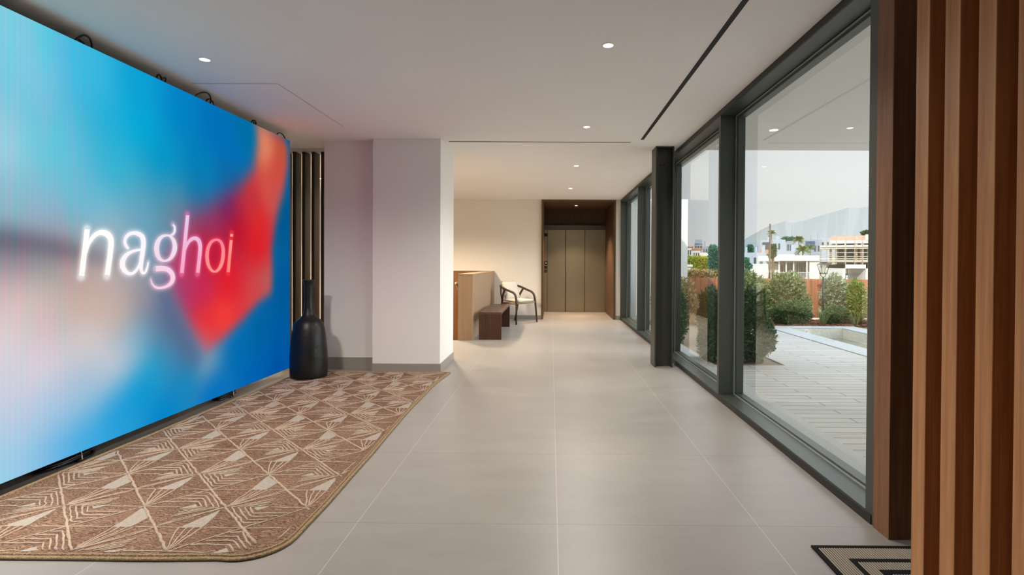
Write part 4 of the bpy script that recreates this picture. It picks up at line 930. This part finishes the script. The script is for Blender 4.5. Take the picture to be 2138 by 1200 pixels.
def shrub(name, label, cat, blobs, n, size, mt, seed, base, group=None, stem=(.02, .3), aspect=2.1, up=.3, nst=4):
    rng = np.random.default_rng(seed); t = thing(name, label, cat, base, group=group)
    Vs, Fs, o = [], [], 0; tot = sum(b_[1][0]*b_[1][1]*b_[1][2] for b_ in blobs)
    for c, r, hol, bx in blobs:
        k = max(20, int(n*r[0]*r[1]*r[2]/tot)); v, f = foliage(blob(c, r, hol, bx), k, size, rng, aspect, up)
        Vs.append(v); Fs.append(f+o); o += len(v)
    V_ = np.concatenate(Vs); V_[:, 2] = np.maximum(V_[:, 2], base[2]+.01); V_ -= np.array(base); F_ = np.concatenate(Fs)
    me = bpy.data.meshes.new('foliage'); me.from_pydata(V_.tolist(), [], F_.tolist()); me.materials.append(MATS[mt])
    ob = bpy.data.objects.new('foliage', me); COL.objects.link(ob); ob.parent = t
    mb = MB()
    for _ in range(nst):
        c, r, hol, bx = blobs[rng.integers(len(blobs))]; tp = np.array(c)+rng.uniform(-.6, .6, 3)*np.array(r)
        b0 = np.array(base)+np.array([rng.uniform(-.3, .3)*r[0], rng.uniform(-.3, .3)*r[1], 0]); md = (b0+tp)/2+rng.uniform(-.08, .08, 3)*np.array(r)
        mb.tube([b0, md, tp], [stem[0], stem[0]*.8, stem[0]*.4], 6)
    mb.build('stem', 'bark', t, smooth=True)
    return t
g1 = 'clipped dark hedge row on the planting bed'
for k, (x, top, lb) in enumerate(((2.12, .93, 'left dark green laurel shrub of the near hedge, behind the window mullion'),
                                  (2.40, .90, 'middle dark green laurel shrub of the near hedge'),
                                  (2.66, .96, 'right dark green laurel shrub of the near hedge, with stray twigs over the paving'))):
    shrub('laurel_shrub', lb, 'shrub', [((x, 7.0, top/2-.02), (.135, .27, top/2), .35, .45)] + ([((x+.15, 6.95, .3), (.10, .18, .22), .2, 0)] if k == 2 else []), 5200, .058, 'leaf_dark', 11+k, (x, 7.0, -.03), g1, (.012, .3))
shrub('laurel_shrub', 'dark green shrub squeezed between window and white outside wall', 'shrub', [((2.02, 8.6, .42), (.14, .3, .46), .35, .3)], 3600, .06, 'leaf_dark', 17, (2.02, 8.6, -.03), None, (.012, .3))
shrub('ornamental_grass_shrub', 'brownish olive twiggy bush behind the bare soil', 'shrub', [((2.62, 11.2, .44), (.45, .45, .52), .3, .2)], 5000, .085, 'leaf_dry', 19, (2.62, 11.2, -.03), None, (.012, .3), 3.0)
shrub('bushy_shrub', 'dull green bush of the back bed, behind the near hedge', 'shrub', [((4.38, 11.62, .52), (.34, .30, .54), .3, .2)], 4200, .075, 'leaf_olive', 21, (4.38, 11.62, -.03), 'bushes of the back bed', (.012, .3))
shrub('bushy_shrub', 'wide olive green bush just left of the bare stretch of fence', 'shrub', [((5.12, 11.6, .52), (.40, .32, .54), .3, .2), ((5.45, 11.6, .30), (.20, .28, .33), .3, 0)], 6200, .075, 'leaf_olive', 22, (5.12, 11.6, -.03), 'bushes of the back bed', (.012, .3))
shrub('ground_cover_shrub', 'low very dark shrub at the foot of the wide olive bush', 'shrub', [((4.98, 11.08, .22), (.42, .16, .26), .3, .2)], 2600, .06, 'leaf_dark', 23, (4.98, 11.08, -.03), None, (.01, .3))
shrub('bushy_shrub', 'grey-green bush behind the garden lantern', 'shrub', [((6.28, 11.75, .50), (.30, .26, .52), .3, .2)], 4000, .07, 'leaf_grey', 24, (6.28, 11.75, -.03), 'bushes of the back bed', (.012, .3))
shrub('ground_cover_shrub', 'low dark shrub at the foot of the grey-green bush', 'shrub', [((6.0, 11.2, .17), (.26, .16, .20), .3, .2)], 1500, .055, 'leaf_dark', 25, (6.0, 11.2, -.03), None, (.01, .3))
shrub('bushy_shrub', 'yellow-green bush near the right edge of the nearest window', 'shrub', [((6.46, 11.28, .46), (.15, .18, .48), .3, .3)], 2600, .06, 'leaf_lime', 26, (6.46, 11.28, -.03), 'bushes of the back bed', (.012, .3))
shrub('bushy_shrub', 'pale green bush at the far right behind the pool', 'shrub', [((6.80, 11.15, .45), (.17, .2, .48), .3, .3)], 2400, .06, 'leaf_pale', 27, (6.80, 11.15, -.03), 'bushes of the back bed', (.012, .3))
for k, (x, mt_, lb) in enumerate(((7.6, 'leaf_olive', 'bush of the back bed just beyond the picture edge'), (8.5, 'leaf_grey', 'second bush beyond the picture edge'), (9.4, 'leaf_olive', 'third bush beyond the picture edge'))):
    shrub('bushy_shrub', lb, 'shrub', [((x, 11.55, .5), (.36, .3, .52), .3, .2)], 2200, .09, mt_, 60+k, (x, 11.55, -.03), 'bushes of the back bed', (.012, .3))
def grass_tuft(x, y, label, seed, h=.38, n=42):
    rng = random.Random(seed); mb = MB()
    for _ in range(n):
        a = rng.uniform(0, 2*PI); s_ = rng.uniform(.12, .36); hh = h*rng.uniform(.6, 1.1); dx, dy = math.cos(a)*s_, math.sin(a)*s_; wx, wy = -math.sin(a)*.005, math.cos(a)*.005
        bx, by = x+math.cos(a)*.03, y+math.sin(a)*.03
        p = [(bx, by, -.03), (bx+dx*.35, by+dy*.35, hh*.7), (bx+dx, by+dy, hh*rng.uniform(.7, 1.0))]
        mb.add([(p[0][0]+wx, p[0][1]+wy, p[0][2]), (p[0][0]-wx, p[0][1]-wy, p[0][2]), (p[1][0]-wx, p[1][1]-wy, p[1][2]), (p[1][0]+wx, p[1][1]+wy, p[1][2]), (p[2][0], p[2][1], p[2][2])], [(0,1,2,3), (3,2,4)])
    tag(mb.build('grass_tuft', 'leaf_olive'), label, 'grass')
grass_tuft(5.62, 11.0, 'pale tuft of long grass in front of the low very dark shrub', 3)
grass_tuft(6.28, 11.0, 'pale tuft of long grass between grey-green and yellow-green bushes', 4, .32)
# bark mulch
mat('mulch', (128, 84, 64), .9, noise=.35, nscale=30)
rng = np.random.default_rng(5); n = 5200
c = np.stack([rng.uniform(2.98, 9.5, n), rng.uniform(10.88, 12.02, n), rng.uniform(-.03, .012, n)], 1)
a = rng.uniform(0, PI, n); l = rng.uniform(.02, .055, n); w = rng.uniform(.008, .018, n); tl = rng.uniform(-.5, .5, n)
dx = np.stack([np.cos(a)*l, np.sin(a)*l, tl*l*.5], 1); dy = np.stack([-np.sin(a)*w, np.cos(a)*w, rng.uniform(-.4, .4, n)*w], 1)
up_ = np.array([0, 0, .006]); top = [c+dx+dy+up_, c-dx+dy+up_, c-dx-dy+up_, c+dx-dy+up_]; bot = [p-up_*2 for p in top]
v = np.stack(top+bot, 1).reshape(-1, 3); f = []
b8 = np.arange(n)[:, None]*8
for q in ((0,1,2,3), (0,4,5,1), (1,5,6,2), (2,6,7,3), (3,7,4,0)): f.append(b8+np.array(q))
me = bpy.data.meshes.new('bark_mulch'); me.from_pydata(v.tolist(), [], np.concatenate(f).tolist()); me.materials.append(MATS['mulch'])
o = bpy.data.objects.new('bark_mulch', me); COL.objects.link(o); tag(o, 'reddish brown bark mulch covering the bed before the fence', 'mulch', kind='stuff')

# garden lantern
gl_ = thing('garden_lantern', 'black garden lantern on a slim post in front of the fence', 'lantern', (5.85, 11.45, -.03))
LX, LY = 5.85, 11.45
mb = MB(); mb.tube([(LX, LY, -.03), (LX, LY, .98)], [.02, .016], 10); mb.tube([(LX, LY, -.03), (LX, LY, .0)], .05, 12); mb.build('post', 'frame_dark', gl_, smooth=True)
mb = MB(); mb.tube([(LX-.06, LY, 1.08), (LX-.05, LY, 1.01), (LX, LY, .97), (LX+.05, LY, 1.01), (LX+.06, LY, 1.08)], .007, 6)
for sx_, sy_ in ((-1, -1), (1, -1), (-1, 1), (1, 1)): mb.tube([(LX+.05*sx_, LY+.05*sy_, 1.06), (LX+.085*sx_, LY+.085*sy_, 1.245)], .006, 6)
mb.box(LX-.055, LX+.055, LY-.055, LY+.055, 1.05, 1.062); mb.build('cage', 'frame_dark', gl_)
mb = MB(); mb.add([(LX-.11, LY-.11, 1.245), (LX+.11, LY-.11, 1.245), (LX+.11, LY+.11, 1.245), (LX-.11, LY+.11, 1.245), (LX-.05, LY-.05, 1.285), (LX+.05, LY-.05, 1.285), (LX+.05, LY+.05, 1.285), (LX-.05, LY+.05, 1.285)],
                  [(0,3,2,1),(4,5,6,7),(0,1,5,4),(1,2,6,5),(2,3,7,6),(3,0,4,7)]); mb.box(LX-.05, LX+.05, LY-.05, LY+.05, 1.285, 1.305); mb.build('cap', 'frame_dark', gl_)
mb = MB(); mb.add([(LX-.045, LY-.045, 1.062), (LX+.045, LY-.045, 1.062), (LX+.045, LY+.045, 1.062), (LX-.045, LY+.045, 1.062), (LX-.078, LY-.078, 1.243), (LX+.078, LY-.078, 1.243), (LX+.078, LY+.078, 1.243), (LX-.078, LY+.078, 1.243)],
                  [(0,1,5,4),(1,2,6,5),(2,3,7,6),(3,0,4,7)]); mb.build('glass_shade', 'glass', gl_)

# ---- distance: terrain, villas, town, mountains.  P(px,py,Y) = point on the ray through a photo pixel at depth Y
Rm = cam.rotation_quaternion.to_matrix()
PXc, PYc = 1069-cd.shift_x*2138, 600+cd.shift_y*2138
def ray(px, py, Y):
    d = Rm @ Vector(((px-PXc)/1110, -(py-PYc)/1110, -1)); return Vector((0, 0, 1.25))+d*(Y/d.y)
mb = MB(); mb.add([(-300, 13.9, -1.6), (900, 12.4, -1.6), (900, 90, -2.2), (-300, 90, -2.2), (-400, 200, 4), (1200, 200, 4), (-600, 420, 9), (1500, 420, 9), (-1500, 2600, 2), (4200, 2600, 2)], [(0,1,2,3), (3,2,5,4), (4,5,7,6), (6,7,9,8)])
struct('floor_terrain', mb, 'far_ground', 'ground of the valley with the town')
mat('villa_white', (196, 195, 190), .8); mat('town_shaded_white', (152, 162, 175), .85); mat('town_shaded_grey', (130, 141, 155), .85)  # both town tones carry the hillside's bluish shade in their colour
mat('win_dark', (66, 74, 80), .25); mat('win_glass', (110, 118, 116), .15); mat('roof_tile', (176, 118, 92), .8); mat('brick', (184, 150, 132), .85, noise=.12, nscale=3)
mat('concrete', (172, 170, 160), .85); mat('awning_blue', (30, 52, 84), .7); mat('scaffold', (168, 160, 146), .5, metal=.3); mat('planks', (214, 196, 164), .8)
mat('interior_dim', (120, 108, 78), .8)
def face(t):
    """the houses look down the valley, towards the hotel"""
    a_ = math.atan2(t.location.x, t.location.y); t.rotation_euler = (0, 0, -a_); t.scale = (math.cos(a_), 1, 1)
def house(name, label, Y, x0, x1, ytop, depth, wallm, storeys=(), parapet=.25, group=None, cat='house', zb=None, boxes=()):
    """walls plus windows given as fractions of the front; boxes = extra volumes (fx0, fx1, ztop, dy0, dy1)"""
    a = ray(x0, ytop, Y); b_ = ray(x1, ytop, Y); X0, X1, Zt = a.x, b_.x, a.z; Zb = zb if zb is not None else Zt-6.5
    t = thing(name, label, cat, ((X0+X1)/2, Y, Zb), group=group)
    mb = MB(); mb.box(X0, X1, Y, Y+depth, Zb, Zt)
    Wd = X1-X0
    for f0, f1, dz, d0, d1 in boxes: mb.box(X0+Wd*f0, X0+Wd*f1, Y+d0, Y+d1, Zt-.5, Zt+dz)
    mb.build('walls', wallm, t)
    for (f0, f1, z0, z1) in storeys:
        mb = MB(); mb.box(X0+Wd*f0, X0+Wd*f1, Y-.06, Y+.02, Zt-z1, Zt-z0); wn = mb.build('window', 'win_dark', t)
    face(t)
    return t, X0, X1, Zt
gt = 'white town houses on the hillside'
rn = random.Random(12)
def winrow(n, z0, z1, a=.06, b_=.94, w=.5):
    st = (b_-a)/n; return [(a+st*i+st*(1-w)/2*rn.uniform(.4, 1.2), a+st*(i+.5)+st*w/2, z0, z1) for i in range(n)]
town = [  # label, Y, x0, x1, ytop, depth, storeys, boxes
 ('white terraced house low on the left of the hillside, dark windows in one row', 125, 1552, 1586, 505, 12, winrow(4, 1.0, 2.4), [(.1, .3, .8, 2, 5)]),
 ('white house with a dark balcony opening left of the wooden pole', 125, 1588, 1612, 501, 12, [(.15, .85, .5, 2.2)]+winrow(3, 3.9, 5.2), [(.6, .9, .7, 2, 6)]),
 ('white house right of the wooden pole with two window rows', 125, 1614, 1640, 500, 12, winrow(3, .9, 2.3)+winrow(3, 3.6, 4.9), [(.2, .5, .9, 2, 6)]),
 ('white house with flat roof left of the green palm', 125, 1642, 1661, 503, 12, winrow(3, .8, 2.2)+winrow(2, 3.6, 5.0), []),
 ('lower white terrace in front of the hillside houses, left part', 96, 1553, 1600, 527, 14, winrow(3, .9, 2.1, w=.35), [(.05, .15, 1.1, 1, 2), (.5, .6, 1.1, 1, 2), (.8, .95, 1.4, 2, 4)]),
 ('lower white terrace in front of the hillside houses, right part', 96, 1603, 1668, 524, 14, winrow(4, 1.0, 2.0, w=.3), [(.08, .16, 1.3, 1, 2), (.45, .52, 1.5, 1, 2), (.75, .9, 1.2, 1, 3)]),
 ('grey-white block with a blue awning right of the palm', 135, 1680, 1716, 500, 14, winrow(2, 1.5, 3, .5, .95), [(.3, .4, 1.2, 1, 3), (.7, .76, 1.8, 1, 2)]),
 ('grey house rising between palm and building under construction', 150, 1700, 1735, 497, 14, winrow(3, 1.0, 2.6), [(.1, .2, 1.6, 1, 3)]),
]
for k, (lb, Y, x0, x1, yt, dp, st, bx) in enumerate(town):
    t_, X0, X1, Zt = house('town_house', lb, Y, x0, x1, yt, dp, 'town_shaded_white' if k % 3 else 'town_shaded_grey', st, group=gt, boxes=bx)
    if k == 6:
        mb = MB(); mb.add([(X0+.2, Y-1.2, Zt-1.8), (X0+2.6, Y-1.2, Zt-1.8), (X0+2.6, Y-.05, Zt-.4), (X0+.2, Y-.05, Zt-.4), (X0+.2, Y-1.2, Zt-1.9), (X0+2.6, Y-1.2, Zt-1.9), (X0+2.6, Y-.05, Zt-.5), (X0+.2, Y-.05, Zt-.5)],
                          [(0,1,2,3),(4,7,6,5),(0,4,5,1),(1,5,6,2),(2,6,7,3),(3,7,4,0)]); mb.build('awning', 'awning_blue', t_)
    if k == 1:
        mb = MB(); mb.box(X0-.1, X1+.1, Y-1.4, Y-1.2, Zt-3.2, Zt-2.3); mb.build('balcony_rail', 'roof_tile', t_)
g2 = 'houses on the hill in the second window'
for k, (lb, Y, x0, x1, yt, roofed, bx) in enumerate((
    ('pinkish white house with brown tiled roof beside the white wall', 155, 1430, 1445, 516, 1, []),
    ('dark topped apartment block highest on the far hill', 190, 1449, 1468, 508, 0, [(.1, .9, 1.4, 0, 8)]),
    ('white house above the clipped green hedge', 140, 1446, 1462, 521, 1, []),
    ('pale house partly hidden by the slender conifer', 160, 1466, 1484, 514, 0, [(.2, .4, 1.6, 1, 3)]),
    ('low white house just above the hedge, right part', 120, 1462, 1480, 527, 0, []),
    ('pale house right of the slender conifer', 150, 1486, 1506, 517, 0, [(.2, .3, 1.2, 1, 2)]))):
    t_, X0, X1, Zt = house('town_house', lb, Y, x0, x1, yt, 10, 'villa_white' if k % 2 == 0 else 'town_shaded_grey', winrow(3, .8, 2.2)+winrow(3, 3.2, 4.6), group=g2, boxes=bx)
    if roofed:
        mb = MB(); mb.prism([(X0-.3, Y-.4), (X1+.3, Y-.4), (X1+.3, Y+10.3), (X0-.3, Y+10.3)], Zt, Zt+.35); mb.build('roof', 'roof_tile', t_)
for k, (x0, x1, yt, Y_) in enumerate(((1836, 1868, 500, 120), (1872, 1900, 506, 118), (1906, 1950, 497, 122), (1956, 1985, 503, 120), (1990, 2040, 498, 119), (2046, 2090, 505, 121), (2096, 2160, 499, 120))):
    house('town_house', 'white hillside house %s beyond the right edge of the picture' % ('standing first', 'standing second', 'standing third', 'standing fourth', 'standing fifth', 'standing sixth', 'standing seventh')[k], Y_, x0, x1, yt, 12, 'town_shaded_white' if k % 2 else 'town_shaded_grey', winrow(3, 1.0, 2.3)+winrow(3, 3.7, 5.0), group='hillside houses beyond the picture edge')
# near white villa
Y = 70; a = ray(1582, 534, Y); X0 = a.x; k_ = Y/1110
Xv = lambda px: ray(px, 540, Y).x
Zv = lambda py: ray(1650, py, Y).z
vl = thing('white_villa', 'low modern white villa with flat roof and glass doors beyond the fence', 'house', (Xv(1645), Y, -2.1)); face(vl)
mb = MB(); mb.box(Xv(1582), Xv(1626), Y-.8, Y+9, Zv(545.5), Zv(534.5)); mb.box(Xv(1625), Xv(1659), Y-1.8, Y+9, Zv(544.5), Zv(531.5)); mb.box(Xv(1659), Xv(1709), Y-1.2, Y+9, Zv(544.5), Zv(533.5)); mb.build('roof_slab', 'villa_white', vl)
mb = MB(); mb.box(Xv(1600), Xv(1628), Y+1.2, Y+9, -2.1, Zv(545.5)); mb.box(Xv(1689), Xv(1709), Y-.9, Y+9, -2.1, Zv(544.6)); mb.box(Xv(1628), Xv(1689), Y+2.6, Y+9, -2.1, Zv(544.6)); mb.build('walls', 'villa_white', vl)
for px in (1627, 1641.5, 1657, 1684):
    mb = MB(); mb.box(Xv(px-1.4), Xv(px+1.4), Y-1.0, Y-.7, -2.1, Zv(544.6)); mb.build('pillar', 'villa_white', vl)
for p0, p1 in ((1631, 1640), (1645, 1655), (1664, 1672), (1674, 1682)):
    mb = MB(); mb.box(Xv(p0), Xv(p1), Y+2.5, Y+2.58, -2.0, Zv(548)); q = mb.build('window', 'win_dark', vl)
    mb = MB(); mb.box((Xv(p0)+Xv(p1))/2-.04, (Xv(p0)+Xv(p1))/2+.04, Y+2.42, Y+2.5, -2.0, Zv(548)); mb.build('mullion', 'villa_white', q)
mb = MB(); mb.box(Xv(1604), Xv(1624), Y+1.1, Y+1.22, Zv(551), Zv(547)); mb.build('window', 'win_dark', vl)
mb = MB(); mb.box(Xv(1556), Xv(1600), Y-.6, Y-.4, -2.1, Zv(551)); tag(mb.build('garden_wall', 'villa_white'), 'long white garden wall left of the low villa', 'wall')
mb = MB()
for px in range(1600, 1690, 2): mb.box(Xv(px)-.012, Xv(px)+.012, Y-1.95, Y-1.92, -1.2, Zv(568))
mb.box(Xv(1600), Xv(1690), Y-1.96, Y-1.90, Zv(568), Zv(567.3)); mb.build('terrace_railing', 'white_paint', vl)
# building under construction with scaffold
Y = 56
Xv = lambda px: ray(px, 540, Y).x
Zv = lambda py: ray(1770, py, Y).z
cb = thing('unfinished_building', 'half-built two-storey house with bare brick piers behind scaffolding', 'building', (Xv(1770), Y, -2.0)); face(cb)
mb = MB()
mb.box(Xv(1735), Xv(1840), Y+1.5, Y+9, -2.0, Zv(552)); mb.build('lower_storey', 'concrete', cb)
mb = MB(); mb.box(Xv(1732), Xv(1842), Y, Y+9, Zv(508), Zv(502)); mb.box(Xv(1712), Xv(1842), Y-.8, Y+9, Zv(516), Zv(512)); mb.box(Xv(1730), Xv(1842), Y-.4, Y+9, Zv(547), Zv(543)); mb.box(Xv(1730), Xv(1842), Y-.3, Y+9, -2.0, Zv(575)); mb.build('floor_slab', 'villa_white', cb)
mb = MB(); mb.box(Xv(1733), Xv(1806), Y+.1, Y+9, Zv(502), Zv(492)); mb.build('brick_parapet', 'brick', cb)
mb = MB(); mb.box(Xv(1806), Xv(1842), Y-.1, Y+9, Zv(502), Zv(490)); mb.build('upper_wall', 'villa_white', cb)
mb = MB(); mb.box(Xv(1742), Xv(1842), Y+3.5, Y+4, Zv(575), Zv(512)); mb.build('inner_wall', 'concrete', cb)
for p0, p1, m_ in ((1731, 1736, 'brick'), (1744, 1747, 'villa_white'), (1763, 1766, 'villa_white'), (1786, 1790, 'brick'), (1797, 1803, 'brick'), (1812, 1815, 'villa_white')):
    mb = MB(); mb.box(Xv(p0), Xv(p1), Y+.1, Y+.6, Zv(552), Zv(508)); mb.build('pier', m_, cb)
for p0, p1 in ((1749, 1761), (1768, 1783), (1791, 1796), (1804, 1811)):
    mb = MB(); mb.box(Xv(p0), Xv(p1), Y+3.4, Y+3.5, Zv(543), Zv(516)); mb.build('window', 'win_dark', cb)
for p0, p1 in ((1738, 1744), (1769, 1776), (1786, 1794)):
    mb = MB(); mb.box(Xv(p0), Xv(p1), Y+1.4, Y+1.5, Zv(573), Zv(553)); mb.build('window', 'interior_dim', cb)
sf = thing('scaffold', 'pale metal scaffolding on the front of the half-built house', 'scaffold', (Xv(1770), Y, -2.0)); face(sf)
for px in (1712, 1726, 1746, 1766, 1784, 1800, 1816):
    for dy in (-1.9, -1.1):
        mb = MB(); mb.tube([(Xv(px), Y+dy, -2.0), (Xv(px), Y+dy, Zv(494))], .035, 6); mb.build('standard', 'scaffold', sf)
for py in (506, 513, 528, 536, 546, 560):
    mb = MB(); mb.tube([(Xv(1710), Y-1.9, Zv(py)), (Xv(1822), Y-1.9, Zv(py))], .03, 6); mb.build('ledger', 'scaffold', sf)
for py in (520, 541):
    mb = MB(); mb.box(Xv(1712), Xv(1820), Y-1.9, Y-1.1, Zv(py), Zv(py)+.06); mb.build('deck', 'planks', sf)
# white arch frame in front
mb = MB(); Y = 50
Xv = lambda px: ray(px, 540, Y).x
Zv = lambda py: ray(1770, py, Y).z
mb.box(Xv(1760), Xv(1765), Y, Y+3, -1.9, Zv(552)); mb.box(Xv(1808), Xv(1812), Y, Y+3, -1.9, Zv(552)); mb.box(Xv(1760), Xv(1812), Y, Y+3, Zv(560), Zv(552))
tag(mb.build('concrete_porch', 'villa_white'), 'plain white rectangular porch frame before the scaffolding', 'porch')

# hedge, conifer, trees, palms, pole
def lumpy(name, lb, cat, Y, blobs_px, n, size, mt, seed, zb, trunk=None, up=.3, box=.2, aspect=2.1):
    bl = []
    for (px, py, rx, ry, dy) in blobs_px:
        c = ray(px, py, Y+dy); k = Y/1110; bl.append((tuple(c), (rx*k, max(rx*k*.7, .3), ry*k), .5, box))
    return shrub(name, lb, cat, bl, n, size, mt, seed, (bl[0][0][0], Y, zb), None, (.05*Y/20, .3), aspect, up, 3)
lumpy('clipped_hedge', 'bright green clipped hedge in the second window', 'hedge', 40, [(1440, 552, 10, 14, 0), (1456, 552, 11, 14, 0), (1470, 553, 10, 13, 0)], 9000, .22, 'leaf_bright', 31, -2.0, box=.75)
lumpy('conifer', 'slender blue-green conifer in the second window', 'tree', 30, [(1489, 528, 6.5, 14, 0), (1490, 548, 8, 20, 0)], 4200, .17, 'leaf_conifer', 32, -2.0, up=1.2)
lumpy('dry_shrub', 'dry greyish shrubs above the fence in the second window', 'shrub', 24, [(1450, 572, 14, 8, 0), (1475, 573, 14, 7, 0), (1500, 574, 12, 8, 0)], 3600, .13, 'leaf_dry', 33, -1.8)
lumpy('round_tree', 'dark tree at the left edge of the nearest window', 'tree', 40, [(1557, 545, 4, 6, 0), (1563, 556, 5, 5, 0), (1560, 572, 6, 8, 0)], 1300, .18, 'leaf_conifer', 34, -2.1)
lumpy('conifer', 'dark narrow tree just right of the wooden pole', 'tree', 60, [(1614, 522, 4, 10, 0), (1612, 532, 5, 6, 0)], 1500, .3, 'leaf_dark', 35, -2.1, up=.8)
lumpy('round_tree', 'small dark tree between the hillside houses', 'tree', 116, [(1566, 520, 5, 8, 0)], 900, .5, 'leaf_conifer', 36, -2.1)
lumpy('tree_crown', 'dark treetops behind the unfinished building', 'tree', 90, [(1812, 487, 12, 4, 0), (1830, 484, 12, 5, 0)], 1800, .4, 'leaf_dark', 37, -2.1)
lumpy('round_tree', 'flat dark trees on the ridge above the white houses', 'tree', 160, [(1640, 499, 6, 3, 0), (1652, 499, 5, 3, 0)], 900, .6, 'leaf_conifer', 38, -2)
def palm(lb, Y, px, py, r, seed, zb=-2.1, n=26):
    c = ray(px, py, Y); R_ = r*Y/1110; t = thing('palm_tree', lb, 'palm tree', (c.x, Y, zb)); rng = random.Random(seed)
    mb = MB(); mb.tube([(c.x, Y, zb), (c.x+.05, Y, (zb+c.z)/2), (c.x, Y, c.z)], [R_*.08, R_*.07, R_*.06], 8); mb.build('trunk', 'bark', t, smooth=True)
    mb = MB()
    for k in range(n):
        a = rng.uniform(0, 2*PI); el = rng.uniform(-.5, 1.2); L_ = R_*rng.uniform(.8, 1.1); pr = None
        d = Vector((math.cos(a)*math.cos(el), math.sin(a)*math.cos(el), math.sin(el))); s_ = d.cross(Vector((0, 0, 1))).normalized()
        pts = [Vector((c.x, Y, c.z))+d*L_*q+Vector((0, 0, -1))*L_*.45*q*q for q in (0, .35, .7, 1)]
        if n > 30 or True:
            for i in range(3):
                for m_ in range(3):
                    p = pts[i].lerp(pts[i+1], m_/3)
                    for sg in (1, -1):
                        ll = L_*.38*(1-.25*i)
                        e1 = p+(s_*sg*.8+d*.5+Vector((0, 0, -.45)))*ll; w_ = d*L_*.10
                        mb.add([p-w_, p+w_, e1], [(0,1,2)])
                mb.add([pts[i]+s_*.01*R_, pts[i]-s_*.01*R_, pts[i+1]-s_*.01*R_, pts[i+1]+s_*.01*R_], [(0,1,2,3)])
    mb.build('fronds', 'leaf_palm', t)
palm('fan palm with dense crown right of the white houses', 92, 1668, 499, 13, 1, n=60)
palm('lower palm in front of the blue awning', 88, 1676, 519, 15, 2, n=60)
palm('slim palm crown behind the top of the wooden pole', 112, 1611, 485, 10, 3, n=34)
palm('palm peeking between terraces and the awning', 84, 1692, 514, 9, 6, n=30)
c = ray(1608, 467, 40); mb = MB(); mb.tube([(c.x, 40, -2.0), (c.x, 40, c.z)], [.085, .06], 8)
tag(mb.build('utility_pole', 'bark', smooth=True), 'tall weathered wooden pole rising in front of the white houses', 'pole')
mb = MB(); a = ray(1434, 560, 34); mb.box(a.x-.2, a.x+.25, 34, 34.4, -2, a.z+.1); mb.box(a.x-.35, a.x+.35, 33.9, 34.5, a.z+.1, a.z+.25)
tag(mb.build('gate_pillar', 'stone_pale'), 'pale stone gate pillar left of the clipped hedge', 'pillar')
# mountains
mat('rock_haze_tint', (131, 135, 134), 1.0, spec=0)  # distance haze is put into this pale base colour
def ridge(name, lb, pts, Y, m_, seed):
    rng = random.Random(seed); vs_, fs_ = [], []; R = 12; top = []
    for i in range(len(pts)-1):
        for k in range(10):
            f_ = k/10; top.append((pts[i][0]*(1-f_)+pts[i+1][0]*f_, pts[i][1]*(1-f_)+pts[i+1][1]*f_+.25*math.sin(i*5+k*1.9)))
    top.append(pts[-1])
    for j, (px, py) in enumerate(top):
        p = ray(px, py, Y)
        for r_ in range(R+1):
            q = r_/R; s_ = math.sin(PI*q); w_ = 10*s_*(math.sin(j*.31+q*2)+.5*math.sin(j*.83+q*5+1))
            vs_.append((p.x*(1-.45*q), Y*(1-.45*q)+w_, p.z*(1-q)**1.1))
    for i in range(len(top)-1):
        for r_ in range(R): a = i*(R+1)+r_; fs_.append((a, a+1, a+R+2, a+R+1))
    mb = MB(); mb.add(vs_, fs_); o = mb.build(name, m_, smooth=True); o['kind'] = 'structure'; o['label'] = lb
ridge('mountain_near', 'pale hazy mountain ridge', [(1380, 556), (1515, 552), (1540, 520), (1557, 498), (1585, 482), (1608, 470), (1622, 467), (1640, 461), (1654, 465), (1676, 461), (1720, 448), (1745, 441), (1772, 433), (1796, 434), (1820, 429), (1900, 424), (2000, 440), (2150, 430)], 2400, 'rock_haze_tint', 3)
